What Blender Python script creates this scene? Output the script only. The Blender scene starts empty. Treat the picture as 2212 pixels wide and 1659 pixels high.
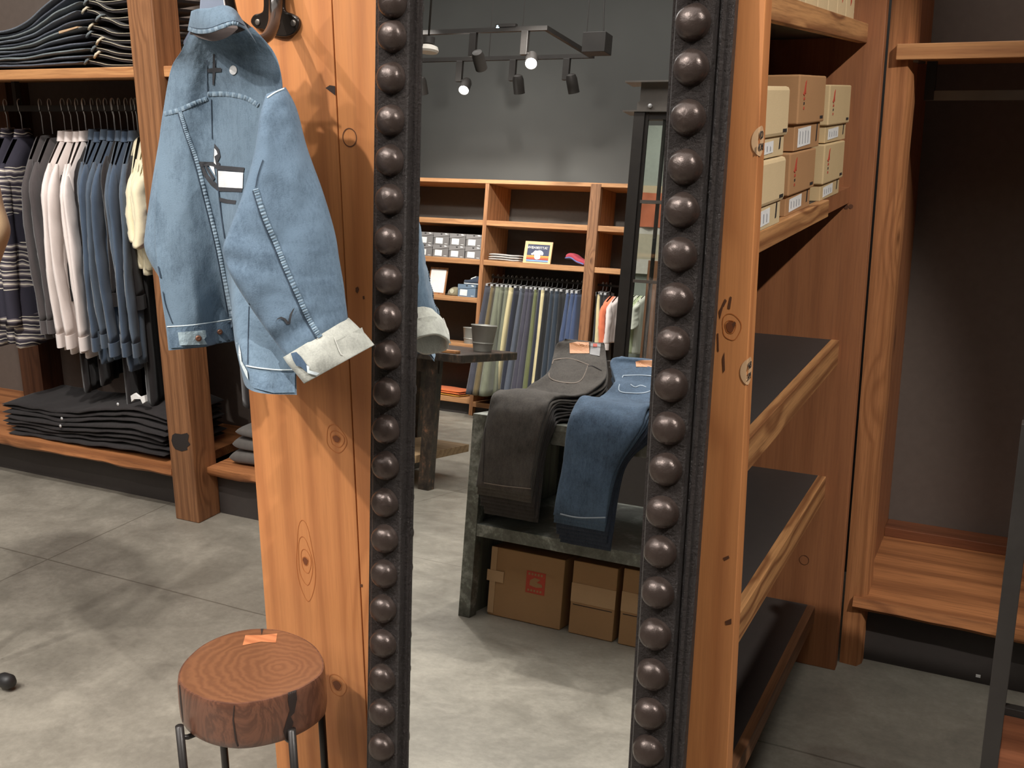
import bpy, bmesh, math, random
from mathutils import Vector, Matrix, noise
from mathutils.bvhtree import BVHTree
PI=math.pi
col=bpy.context.scene.collection
random.seed(7)
# ---------------------------------------------------------------- camera basis (fitted to the photograph)
W,H=2212.0,1659.0
FPX=2314.31
RX=Vector((0.89434923,0.44729785,-0.00800623)); DN=Vector((0.10944347,-0.236109,-0.96554371)); FW=Vector((-0.43377597,0.86265704,-0.26011773))
CAM=Vector((0,0,1.6))
AL=0.0959931
MN=Vector((0,-math.cos(AL),math.sin(AL))); MP=Vector((0,1.517,0))      # mirror glass plane
def ray(x,y): return RX*((x-W/2)/FPX)+DN*((y-H/2)/FPX)+FW
def at(x,y,t): return CAM+ray(x,y)*t
def on(x,y,ax,val):
    v=ray(x,y); t=(val-CAM[ax])/v[ax]; return CAM+v*t
def refl(p): return p-MN*(2*(p-MP).dot(MN))
def mon(x,y,ax,val):                                   # a point seen by way of the mirror
    v=ray(x,y); c=refl(CAM); w=v-MN*(2*v.dot(MN)); t=(val-c[ax])/w[ax]; return c+w*t
# ---------------------------------------------------------------- object helpers
def tag(o,label=None,cat=None,group=None,kind=None):
    if label: o['label']=label
    if cat: o['category']=cat
    if group: o['group']=group
    if kind: o['kind']=kind
    return o
def thing(name,label,cat,loc=(0,0,0),group=None):
    o=bpy.data.objects.new(name,None); col.objects.link(o); o.location=loc; o.empty_display_size=.05
    return tag(o,label,cat,group)
class MB:
    def __init__(s): s.v=[]; s.f=[]; s.m=[]
    def add(s,vs,fs,mi=0):
        b=len(s.v); s.v+= [tuple(v) for v in vs]; s.f+=[tuple(i+b for i in f) for f in fs]; s.m+=[mi]*len(fs); return s
    def box(s,x0,x1,y0,y1,z0,z1,mi=0,M=None):
        vs=[Vector((x,y,z)) for z in (z0,z1) for y in (y0,y1) for x in (x0,x1)]
        if M: vs=[M@v for v in vs]
        return s.add(vs,[(0,2,3,1),(4,5,7,6),(0,1,5,4),(2,6,7,3),(0,4,6,2),(1,3,7,5)],mi)
    def grid(s,P,mi=0,closed=False):
        n=len(P); m=len(P[0]); vs=[p for r in P for p in r]; fs=[]
        for i in range(n-1):
            for j in range(m if closed else m-1):
                k=(j+1)%m; fs.append((i*m+j,i*m+k,(i+1)*m+k,(i+1)*m+j))
        return s.add(vs,fs,mi)
    def loft(s,rings,cap=(True,True),mi=0):
        s.grid(rings,mi,True); m=len(rings[0])
        if cap[0]: s.add(rings[0],[tuple(range(m))[::-1]],mi)
        if cap[1]: s.add(rings[-1],[tuple(range(m))],mi)
        return s
    def tube(s,pts,r,n=10,mi=0,cap=True):
        pts=[Vector(p) for p in pts]; rr=r if isinstance(r,(list,tuple)) else [r]*len(pts)
        rings=[]; up=None
        for i,p in enumerate(pts):
            d=(pts[min(i+1,len(pts)-1)]-pts[max(i-1,0)]).normalized()
            if up is None: up=Vector((0,0,1)) if abs(d.z)<.9 else Vector((1,0,0))
            a=(up-d*up.dot(d)).normalized(); b=d.cross(a); up=a
            rings.append([p+(a*math.cos(q)+b*math.sin(q))*rr[i] for q in [2*PI*k/n for k in range(n)]])
        return s.loft(rings,(cap,cap),mi)
    def lathe(s,prof,c=(0,0,0),n=24,mi=0,M=None):
        rings=[]
        for r,z in prof:
            ring=[Vector((r*math.cos(2*PI*k/n),r*math.sin(2*PI*k/n),z)) for k in range(n)]
            ring=[(M@v if M else v)+Vector(c) for v in ring]; rings.append(ring)
        return s.loft(rings,(prof[0][0]>1e-6,prof[-1][0]>1e-6),mi)
    def prism(s,poly,fn,d0,d1,mi=0):                    # fn(u,v,w)->point
        a=[fn(u,v,d0) for u,v in poly]; b=[fn(u,v,d1) for u,v in poly]
        return s.loft([a,b],(True,True),mi)
def obj(name,mb,mats,parent=None,smooth=False,bevel=0,sub=0,label=None,auto=None):
    me=bpy.data.meshes.new(name); me.from_pydata([tuple(v) for v in mb.v],[],mb.f); me.update()
    if not isinstance(mats,(list,tuple)): mats=[mats]
    for m in mats: me.materials.append(m)
    if len(mats)>1: me.polygons.foreach_set('material_index',mb.m)
    bm=bmesh.new(); bm.from_mesh(me); bmesh.ops.remove_doubles(bm,verts=bm.verts,dist=1e-6)
    bmesh.ops.recalc_face_normals(bm,faces=bm.faces); bm.to_mesh(me); bm.free()
    if smooth: me.polygons.foreach_set('use_smooth',[True]*len(me.polygons))
    if auto: me.polygons.foreach_set('use_smooth',[True]*len(me.polygons)); me.set_sharp_from_angle(angle=math.radians(auto))
    o=bpy.data.objects.new(name,me); col.objects.link(o)
    if parent is not None:
        o.parent=parent
        off=Vector((0,0,0)); q=parent
        while q is not None: off+=q.location; q=q.parent
        # keep mesh in world coordinates under a moved parent
        for v in me.vertices: v.co-=off
        me['off']=tuple(off)
    if bevel:
        b=o.modifiers.new('bevel','BEVEL'); b.width=bevel; b.segments=2; b.limit_method='ANGLE'; b.angle_limit=math.radians(40)
    if sub:
        q=o.modifiers.new('sub','SUBSURF'); q.levels=sub; q.render_levels=sub
    if label: o['label']=label
    return o
def copy_tree(o,loc=None,label=None,rot=None,group=None,parent=None):
    c=o.copy(); col.objects.link(c)
    if parent is not None: c.parent=parent
    for ch in list(o.children): copy_tree(ch,parent=c)
    if loc is not None: c.location=loc
    if rot is not None: c.rotation_euler=rot
    if label: c['label']=label
    if group: c['group']=group
    return c
def nz(p,s=1.0,seed=0): return noise.noise(Vector((p[0]*s+seed*7.3,p[1]*s-seed*3.1,p[2]*s+seed*1.7)))
def cr(P,u):                                            # Catmull-Rom through list of tuples, u in 0..1
    n=len(P)-1; x=min(max(u,0),1)*n; i=min(int(x),n-1); f=x-i
    a=P[max(i-1,0)]; b=P[i]; c=P[i+1]; d=P[min(i+2,n)]
    return tuple(.5*((2*q)+(-p+r)*f+(2*p-5*q+4*r-s)*f*f+(-p+3*q-3*r+s)*f**3) for p,q,r,s in zip(a,b,c,d))
# ---------------------------------------------------------------- materials
_M={}
class NT:
    def __init__(s,name):
        s.mat=bpy.data.materials.new(name); s.mat.use_nodes=True; s.t=s.mat.node_tree
        s.b=s.t.nodes['Principled BSDF']; s.tc=s.n('ShaderNodeTexCoord')
    def n(s,k,**kw):
        q=s.t.nodes.new(k)
        for a,b in kw.items(): setattr(q,a,b)
        return q
    def l(s,a,b): s.t.links.new(a,b)
    def sock(s,node,key,val):
        i=node.inputs[key]
        if isinstance(val,bpy.types.NodeSocket): s.l(val,i)
        elif val is not None: i.default_value=val
    def map(s,scale,loc=(0,0,0),vec=None,rot=(0,0,0)):
        m=s.n('ShaderNodeMapping'); s.l(vec or s.tc.outputs['Object'],m.inputs[0]); m.inputs['Scale'].default_value=scale; m.inputs['Location'].default_value=loc; m.inputs['Rotation'].default_value=rot
        return m.outputs[0]
    def noise(s,vec,scale,detail=4,rough=.55,dist=0,out='Fac'):
        q=s.n('ShaderNodeTexNoise'); s.l(vec,q.inputs['Vector']); q.inputs['Scale'].default_value=scale; q.inputs['Detail'].default_value=detail; q.inputs['Roughness'].default_value=rough; q.inputs['Distortion'].default_value=dist
        return q.outputs[out]
    def ramp(s,fac,stops,interp='LINEAR'):
        q=s.n('ShaderNodeValToRGB'); s.l(fac,q.inputs[0]); e=q.color_ramp.elements; q.color_ramp.interpolation=interp
        while len(e)>1: e.remove(e[-1])
        e[0].position=stops[0][0]; e[0].color=c4(stops[0][1])
        for p,c in stops[1:]:
            k=e.new(p); k.color=c4(c)
        return q.outputs[0]
    def math(s,op,a,b=None,c=None,clamp=False):
        q=s.n('ShaderNodeMath',operation=op,use_clamp=clamp); s.sock(q,0,a); s.sock(q,1,b); s.sock(q,2,c); return q.outputs[0]
    def mix(s,f,a,b,mode='MIX'):
        q=s.n('ShaderNodeMix',data_type='RGBA',blend_type=mode); s.sock(q,0,f)
        for k,v in ((6,a),(7,b)):
            if isinstance(v,bpy.types.NodeSocket): s.l(v,q.inputs[k])
            else: q.inputs[k].default_value=c4(v)
        return q.outputs[2]
    def bump(s,h,st=.3,d=.002):
        q=s.n('ShaderNodeBump'); q.inputs['Strength'].default_value=st; q.inputs['Distance'].default_value=d; s.l(h,q.inputs['Height']); s.l(q.outputs[0],s.b.inputs['Normal'])
    def out(s,color=None,rough=None,metal=None,spec=None,**kw):
        if color is not None:
            if isinstance(color,bpy.types.NodeSocket): s.l(color,s.b.inputs['Base Color'])
            else: s.b.inputs['Base Color'].default_value=c4(color)
        s.sock(s.b,'Roughness',rough); s.sock(s.b,'Metallic',metal); s.sock(s.b,'Specular IOR Level',spec)
        for k,v in kw.items(): s.sock(s.b,k.replace('_',' '),v)
        return s.mat
def c4(c): return tuple(c)+((1.0,) if len(c)==3 else ())
def srgb(r,g,b):
    f=lambda x:(x/255/12.92 if x/255<.04045 else ((x/255+.055)/1.055)**2.4)
    return (f(r),f(g),f(b))
def plain(name,c,rough=.6,metal=0,spec=.5,**kw):
    if name in _M: return _M[name]
    n=NT(name); v=n.noise(n.tc.outputs['Object'],35,3); k=n.mix(v,tuple(x*.82 for x in c),tuple(min(1,x*1.12) for x in c))
    _M[name]=n.out(k,rough,metal,spec,**kw); return _M[name]
def tone(c):
    l=.3*c[0]+.59*c[1]+.11*c[2]; r,g,b=[l+(v-l)*.86 for v in c]; return (r*.97,g*1.0,b*.9)
def wood(name,axis,lo,hi,band=26,knots=1.0,rough=.5,seed=0,contrast=1.0,knotscale=2.2,fibre=1.0):
    if name in _M: return _M[name]
    n=NT(name); a=.1
    sc=[1,1,1]; sc[axis]=a
    v=n.map(sc,(seed*3.7,seed*1.9,seed*.77))
    lo=tone(lo); hi=tone(hi)
    ks=[3.2,3.2,3.2]; ks[axis]=1.15
    vv=n.map(ks,(seed*1.3,seed*2.1,seed*.57))
    vo=n.n('ShaderNodeTexVoronoi'); n.l(vv,vo.inputs['Vector']); vo.inputs['Scale'].default_value=knotscale
    dist=vo.outputs['Distance']
    kn=n.math('MULTIPLY',n.math('SUBTRACT',.34,dist,clamp=True),2.6*knots)
    w=n.noise(v,3.0,3,.5); w2=n.noise(v,14,3,.6)
    xyz=n.n('ShaderNodeSeparateXYZ'); n.l(n.tc.outputs['Object'],xyz.inputs[0])
    oth=[i for i in range(3) if i!=axis]
    cross=n.math('ADD',xyz.outputs[oth[0]],n.math('MULTIPLY',xyz.outputs[oth[1]],.83))
    ph=n.math('ADD',n.math('MULTIPLY',cross,float(band)*2.2),n.math('ADD',n.math('MULTIPLY',w,9.0),n.math('MULTIPLY',kn,7.0)))
    ph=n.math('ADD',ph,n.math('MULTIPLY',w2,1.6))
    sn=n.math('MULTIPLY_ADD',n.math('SINE',n.math('MULTIPLY',ph,2.2)),.5,.5)
    sn=n.math('POWER',sn,2.2)
    big=n.noise(n.map((1.3,1.3,1.3),(seed,0,0)),1.6,2)
    fib=n.noise(n.map([40 if i!=axis else 1.5 for i in range(3)]),4,2)
    mid=tuple((x+y)/2 for x,y in zip(lo,hi))
    base=n.mix(n.math('MULTIPLY',sn,.75*contrast,clamp=True),hi,lo)
    base=n.mix(n.math('MULTIPLY',big,.55),base,mid)
    base=n.mix(n.math('MULTIPLY',n.math('SUBTRACT',fib,.42,clamp=True),1.5*fibre,clamp=True),base,tuple(x*.6 for x in lo))
    fine=n.noise(n.map([170 if i!=axis else 5 for i in range(3)],(seed,0,0)),3,3,.7)
    base=n.mix(n.math('MULTIPLY',n.math('SUBTRACT',fine,.5,clamp=True),1.6*fibre,clamp=True),base,tuple(x*.62 for x in lo))
    core=n.math('MULTIPLY',n.math('SUBTRACT',.085,dist,clamp=True),11.0*knots,clamp=True)
    base=n.mix(core,base,tuple(x*.28 for x in lo))
    n.bump(n.math('ADD',sn,fib),.12,.002)
    _M[name]=n.out(base,n.math('MULTIPLY_ADD',fib,.25,rough-.1),0,.35); return _M[name]
def denim(name,lo,hi,weave=420,rough=.85,big=5.0,con=1.0):
    if name in _M: return _M[name]
    n=NT(name); o=n.tc.outputs['Object']
    a=n.noise(o,big,5,.65); b=n.noise(n.map((1,1,.35)),weave*.5,2,.7); c=n.noise(o,weave,1,.8); d=n.noise(n.map((9,9,1.2)),6,3,.6)
    f=n.math('ADD',n.math('MULTIPLY',a,.55*con),n.math('ADD',n.math('MULTIPLY',b,.3),n.math('MULTIPLY',n.math('ADD',c,d),.22)))
    k=n.ramp(f,[(.38,lo),(.78,hi)])
    n.bump(n.math('ADD',b,c),.35,.0012)
    _M[name]=n.out(k,rough,0,.15,Sheen_Weight=.08); return _M[name]
def cloth(name,c,var=.25,weave=300,rough=.9,ax=None):
    if name in _M: return _M[name]
    n=NT(name); o=n.tc.outputs['Object']
    a=n.noise(n.map((6,6,1.6)),4,4,.6); b=n.noise(o,weave,2,.7)
    f=n.math('ADD',n.math('MULTIPLY',a,.7),n.math('MULTIPLY',b,.3))
    k=n.ramp(f,[(.3,tuple(x*(1-var) for x in c)),(.72,tuple(min(1,x*(1+var*.6)) for x in c))])
    n.bump(b,.25,.001)
    _M[name]=n.out(k,rough,0,.15,Sheen_Weight=.2); return _M[name]
def card(name,c):
    if name in _M: return _M[name]
    n=NT(name); o=n.tc.outputs['Object']; a=n.noise(o,7,4,.6); b=n.noise(n.map((1,1,6)),90,3,.6)
    k=n.mix(n.math('ADD',n.math('MULTIPLY',a,.6),n.math('MULTIPLY',b,.4)),tuple(x*.8 for x in c),tuple(x*1.12 for x in c))
    n.bump(b,.08,.001); _M[name]=n.out(k,.75,0,.2); return _M[name]
def iron(name,c,bumpscale=90,bs=.5,rough=.42,metal=.55,bd=.003):
    if name in _M: return _M[name]
    n=NT(name); o=n.tc.outputs['Object']; a=n.noise(o,bumpscale,6,.7); b=n.noise(o,9,3,.5)
    k=n.mix(b,tuple(x*.7 for x in c),tuple(x*1.35 for x in c)); n.bump(a,bs,bd)
    _M[name]=n.out(k,n.math('MULTIPLY_ADD',a,.25,rough-.1),metal,.5); return _M[name]
def emit(name,c,st):
    if name in _M: return _M[name]
    n=NT(name); _M[name]=n.out((0,0,0),.5,Emission_Color=c4(c),Emission_Strength=st); return _M[name]
OR_LO=srgb(150,78,30); OR_HI=srgb(206,124,58)
W_PANEL=wood('panel_pine',2,srgb(166,88,36),srgb(216,130,62),18,1.15,.42,1,.8,1.05,.4)
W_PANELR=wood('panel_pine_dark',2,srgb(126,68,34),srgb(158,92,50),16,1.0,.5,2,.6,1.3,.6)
W_UPZ=wood('upright_fir',2,srgb(100,58,30),srgb(152,96,56),34,.8,.5,3,.9)
W_UPZ2=wood('upright_fir_warm',2,srgb(140,78,36),srgb(190,116,62),30,.9,.5,4,.9)
W_Y=wood('shelf_fir',1,srgb(122,66,28),srgb(206,138,76),34,.5,.5,5,1.35)
W_X=wood('rail_fir',0,srgb(150,84,40),srgb(208,140,80),30,.7,.5,6,.9)
W_BENCH=wood('bench_slab',0,srgb(112,58,26),srgb(188,112,56),14,1.2,.45,7,1.0,1.4)
W_RED=wood('red_slab',0,srgb(88,44,24),srgb(130,70,40),16,1.0,.4,8,.9)
W_LT=wood('light_shelf',0,srgb(140,82,42),srgb(204,140,86),20,.4,.5,9,.7)
W_LTZ=wood('light_post',2,srgb(124,72,38),srgb(184,120,72),26,.6,.5,10,.8)
W_DK=wood('brown_post',2,srgb(90,52,28),srgb(128,80,48),30,1.0,.5,11,1.0)
BLACK=plain('black_board',srgb(52,46,43),.62)
BLACKW=plain('dark_back',srgb(92,80,72),.85)
def wall_mat():
    n=NT('wall_paint'); o=n.tc.outputs['Object']; a=n.noise(o,1.4,3); b=n.noise(o,160,2)
    n.bump(b,.1,.001); return n.out(n.mix(a,srgb(70,70,68),srgb(82,82,79)),.85,0,.2)
WALL=wall_mat()
def floor_mat():
    n=NT('polished_concrete'); o=n.tc.outputs['Object']
    a=n.noise(o,.9,5,.6,.6); b=n.noise(o,5,6,.68,.4); c=n.noise(o,46,4,.7); d=n.noise(o,190,2,.6)
    f=n.math('ADD',n.math('MULTIPLY',a,.42),n.math('ADD',n.math('MULTIPLY',b,.4),n.math('MULTIPLY',c,.18)))
    k=n.ramp(f,[(.34,srgb(98,92,82)),(.5,srgb(130,124,112)),(.64,srgb(160,153,139))])
    pit=n.n('ShaderNodeTexVoronoi'); n.l(n.map((1,1.6,1),rot=(0,0,.4)),pit.inputs['Vector']); pit.inputs['Scale'].default_value=32; 
    pm=n.math('MULTIPLY',n.math('SUBTRACT',.2,pit.outputs['Distance'],clamp=True),n.math('MULTIPLY',n.math('SUBTRACT',n.noise(o,1.7,3),.46,clamp=True),16.0),clamp=True)
    k=n.mix(n.math('MULTIPLY',pm,.8,clamp=True),k,srgb(96,90,80))
    x=n.n('ShaderNodeSeparateXYZ'); n.l(o,x.inputs[0])
    wob=n.math('MULTIPLY',n.math('SUBTRACT',n.noise(o,3,3),.5),.012)
    j=None
    for ax,v in ((1,2.43),(1,-.9),(1,-4.2),(0,-3.1),(0,.9)):
        dd=n.math('ABSOLUTE',n.math('ADD',n.math('SUBTRACT',x.outputs[ax],float(v)),wob))
        m=n.math('LESS_THAN',dd,.0032); j=m if j is None else n.math('MAXIMUM',j,m)
    k=n.mix(n.math('MULTIPLY',j,.65),k,srgb(82,74,64))
    n.bump(n.math('SUBTRACT',n.math('ADD',n.math('MULTIPLY',c,.5),n.math('MULTIPLY',d,.4)),n.math('MULTIPLY',pm,1.5)),.18,.003)
    return n.out(k,n.math('MULTIPLY_ADD',b,.4,.25),0,.4)
FLOOR=floor_mat()
IRON=iron('cast_iron',srgb(46,39,36),130,1.0,.34,.3,.012)
IRONS=iron('cast_iron_stud',srgb(66,55,50),40,.3,.27,.55,.004)
STEEL=iron('black_steel',srgb(46,42,39),60,.1,.45,.3)
STEELG=iron('gray_steel',srgb(112,106,100),60,.1,.35,.6)
CHROME=plain('chrome_wire',srgb(190,190,190),.22,1.0)
GLOSS=iron('gloss_black_iron',srgb(40,34,30),30,.05,.16,.35)
JEAN_L=denim('washed_denim',srgb(40,54,70),srgb(100,119,135),430,.9,7,1.35)
JEAN_S=denim('washed_denim_sleeve',srgb(36,50,66),srgb(94,113,131),430,.9,6,1.35)
SEAM=denim('seam_denim',srgb(60,80,98),srgb(132,150,164),160,.9,40,1.2)
THREAD=plain('white_thread',srgb(206,216,218),.9)
CREAM=cloth('cream_knit',srgb(222,210,176),.12,240)
WHITE=cloth('white_cotton',srgb(226,214,208),.1,260)
CHAMB=cloth('blue_chambray',srgb(74,86,100),.28,330)
CHAMB2=cloth('blue_chambray_b',srgb(66,80,98),.28,330)
CHAR=cloth('charcoal_cotton',srgb(74,68,68),.25)
PURP=cloth('purple_cotton',srgb(84,70,128),.25)
BLK=cloth('black_cotton',srgb(32,28,28),.3)
KRAFT=card('kraft_card',srgb(196,168,124)); KRAFT2=card('kraft_card_brown',srgb(168,124,84)); KRAFT3=card('kraft_card_pale',srgb(206,180,138))
CARTON=card('carton_card',srgb(158,122,84)); CARTONL=card('carton_tape',srgb(182,148,110))
LABELW=plain('paper_white',srgb(232,230,226),.6)
INK=plain('ink_black',srgb(30,26,26),.7)
REDINK=plain('red_ink',srgb(176,62,40),.7)
# ================================================================ SETTING
def struct(name,mb,m,**k): return tag(obj(name,mb,m,**k),kind='structure')
struct('floor',MB().box(-9,4.5,-6.45,3.6,-.1,0),FLOOR)
struct('wall_back',MB().box(-9,4.5,3.56,3.7,0,4.9),WALL)
struct('wall_front',MB().box(-9,4.5,-6.5,-6.4,0,4.9),WALL)
struct('wall_left',MB().box(-9.1,-9,-6.5,3.7,0,4.9),WALL)
struct('wall_right',MB().box(4.5,4.6,-6.5,3.7,0,4.9),WALL)
struct('ceiling',MB().box(-9.1,4.6,-6.5,3.7,4.9,5.0),plain('ceiling_paint',srgb(60,58,56),.9))
# ================================================================ SHOE SHELVING UNIT (end panel carries the mirror and the hook)
U=thing('shelving_unit','tall fir shelving unit whose plank end carries the studded mirror','shelving',(-.97,2.3,0))
XL,XR,Y0,Y1,YF=-1.507,-.43,1.734,1.776,2.87
mb=MB()
for a,b in ((XL,-1.2412),(-1.2388,-.9012),(-.8988,XR)): mb.box(a,b,Y0,Y1,.0,2.32)
obj('end_panel',mb,W_PANEL,U,bevel=.0015,label='orange plank end panel with knots')
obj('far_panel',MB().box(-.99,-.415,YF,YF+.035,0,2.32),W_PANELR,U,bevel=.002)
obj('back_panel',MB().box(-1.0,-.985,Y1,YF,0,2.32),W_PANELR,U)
obj('side_panel',MB().box(XL,XL+.03,Y1,YF+.035,0,2.32),W_PANEL,U,bevel=.002)
obj('top_board',MB().box(XL,XR,Y0,YF+.035,2.32,2.36),W_Y,U,bevel=.002)
SH=[(1.762,.044,-.455,2.87),(1.365,.037,-.455,2.51),(.965,.066,-.469,2.87),(.58,.066,-.478,2.87),(.188,.052,-.482,2.87)]
for i,(z,h,x,ye) in enumerate(SH):
    s=obj('shelf',MB().box(-.985,x-.022,Y1,YF,z-.03,z),BLACK,U)
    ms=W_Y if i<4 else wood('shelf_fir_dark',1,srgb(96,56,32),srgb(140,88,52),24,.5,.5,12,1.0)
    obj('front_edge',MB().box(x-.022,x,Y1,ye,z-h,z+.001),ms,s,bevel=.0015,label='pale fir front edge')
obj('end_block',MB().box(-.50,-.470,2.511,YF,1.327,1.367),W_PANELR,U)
# shelf labels hanging on the post
def disc_on(px,py,rx,rz,name,mat,parent,X=XR,Y=Y0,off=.0012,n=28,lab=None):
    p=on(px,py,1,Y-off); c=[Vector((p.x+rx*math.cos(2*PI*k/n),Y-off,p.z+rz*math.sin(2*PI*k/n))) for k in range(n)]
    return obj(name,MB().add([p]+c,[(0,1+(k+1)%n,1+k) for k in range(n)]),mat,parent)
def text_obj(name,txt,size,M,mat,parent=None,extr=.0003,label=None):
    cu=bpy.data.curves.new('t','FONT'); cu.body=txt; cu.size=size; cu.extrude=extr; cu.align_x='CENTER'; cu.align_y='CENTER'; cu.resolution_u=2
    o=bpy.data.objects.new('t',cu); col.objects.link(o); bpy.context.view_layer.update()
    me=bpy.data.meshes.new_from_object(o.evaluated_get(bpy.context.evaluated_depsgraph_get())); bpy.data.objects.remove(o)
    me.name=name; me.transform(M); me.materials.clear(); me.materials.append(mat)
    q=bpy.data.objects.new(name,me); col.objects.link(q)
    if parent is not None:
        q.parent=parent; off=Vector((0,0,0)); z=parent
        while z is not None: off+=z.location; z=z.parent
        me.transform(Matrix.Translation(-off))
    if label: q['label']=label
    return q
STK=plain('sticker_tan',srgb(206,164,122),.6)
for (px,py,lines,lab) in ((1611,803,('NB','5M'),'round paper sticker marked NB, lower one on the end panel edge'),(1641,305,('KD','ION'),'round paper sticker with scribbled letters, upper one on the panel edge')):
    # sticker wraps the post's corner: half on the front, half on the side
    p=on(px,py,1,Y0); R=.024
    vs=[];fs=[]
    n=28; ring=[]
    for k in range(n):
        a=2*PI*k/n; u=R*.8*math.cos(a)+.008; w=R*math.sin(a)
        if u<=0: ring.append(Vector((XR+u,Y0-.0015,p.z+w)))
        else: ring.append(Vector((XR+.0015,Y0+u,p.z+w)))
    m=MB(); cpt=Vector((XR-.001,Y0-.0015,p.z)); m.add([cpt]+ring,[(0,1+(k+1)%n,1+k) for k in range(n)])
    st=tag(obj('round_sticker',m,STK),lab,'sticker')
    for j,t in enumerate(lines):
        text_obj('writing',t,.017,Matrix.Translation(Vector((XR+.0022,Y0+.0085,p.z+(.009 if j==0 else -.010))))@Matrix.Rotation(PI/2,4,'Z')@Matrix.Rotation(PI/2,4,'X'),INK,st); continue
        M=Matrix.Translation(Vector((XR-.009,Y0-.0025,p.z+(.009 if j==0 else -.011))))@Matrix.Rotation(PI/2,4,'X')@Matrix.Shear('XY',4,(.15,0)) if False else Matrix.Translation(Vector((XR-.0095,Y0-.0025,p.z+(.009 if j==0 else -.011))))@Matrix.Rotation(PI/2,4,'X')
        text_obj('writing',t,.015,M,INK,st)
# wood plugs, knot hole and screw holes on the planks (surface detail)
def ring_mark(px,py,r,name,mat,Yp=Y0,w=.0018,parent=U,n=32):
    p=on(px,py,1,Yp-.0008); pts=[]
    P=[[Vector((p.x+q*math.cos(2*PI*k/n),Yp-.0008,p.z+q*1.08*math.sin(2*PI*k/n))) for k in range(n)] for q in (r-w,r)]
    return obj(name,MB().grid(P,0,True),mat,parent)
DKW=plain('dark_wood_mark',srgb(84,46,22),.7)
ring_mark(755,297,.0165,'wood_plug',DKW)
ring_mark(1737,1210,.014,'wood_plug',DKW,Yp=YF)
KR=plain('knot_ring',srgb(176,98,46),.5); KC=plain('knot_core',srgb(112,58,26),.6)
def knot(px,py,a,b,n=4,Yp=Y0,parent=U,tall=1.0):
    p=on(px,py,1,Yp); m=MB(); N=36
    for k in range(n):
        s=1+k*.75; cxx=p.x+.0015*math.sin(k*2.1); R=[[Vector((cxx+(a*s+w)*math.cos(t)*(1+.1*math.sin(3*t+k)),Yp-.0006,p.z+(b*s*(1+.5*k*tall)+w)*math.sin(t)*(1+.08*math.cos(2*t+k)))) for t in [2*PI*i/N for i in range(N)]] for w in (-.0007,.0007)]
        m.grid(R,0,True)
    o=obj('knot',m,KR,parent); c=[Vector((p.x+a*.8*math.cos(t)*(1+.15*math.sin(3*t)),Yp-.0008,p.z+b*.8*math.sin(t))) for t in [2*PI*i/18 for i in range(18)]]
    obj('knot_core',MB().add(c,[tuple(range(18))]),KC,o); return o
knot(660,1212,.0075,.011,4); knot(727,948,.010,.009,3,tall=.3); knot(728,1480,.013,.014,2,tall=.2); knot(1578,706,.009,.012,2,tall=.2)
def blotch(pts,name,mat,Yp=Y0,parent=U):
    v=[on(x,y,1,Yp-.0009) for x,y in pts]; return obj(name,MB().add(v,[tuple(range(len(v)))]),mat,parent)
blotch([(703,190),(712,184),(724,186),(724,206),(716,200)],'knot_hole',plain('hole',srgb(40,24,16),.9))
for pts in ([(768,622),(773,619),(776,625),(772,634),(768,630)],[(783,640),(787,639),(788,646),(784,647)],[(1573,658),(1577,640),(1581,642),(1577,668),(1572,666)],[(1559,660),(1566,645),(1570,650),(1563,664)],[(778,1262),(783,1262),(783,1268),(778,1268)],[(1581,700),(1587,694),(1590,698),(1584,708)],[(1562,1205),(1574,1200),(1576,1206),(1565,1211)],[(1566,1342),(1580,1336),(1580,1348),(1568,1350)]):
    blotch(pts,'nail_hole',DKW)
for pts in ([(1549,720),(1552,720),(1553,760),(1550,758)],[(1560,775),(1565,760),(1566,800),(1562,806)],[(1553,672),(1560,660),(1562,663),(1555,690)]):
    blotch(pts,'scratch',DKW)
for x,y in ((1828,447),(1838,446)):
    p=on(x,y,1,YF-.001); obj('nail_hole',MB().add([Vector((p.x+.006*math.cos(a),YF-.001,p.z+.006*math.sin(a))) for a in [2*PI*k/8 for k in range(8)]],[tuple(range(8))]),DKW,U)
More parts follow.
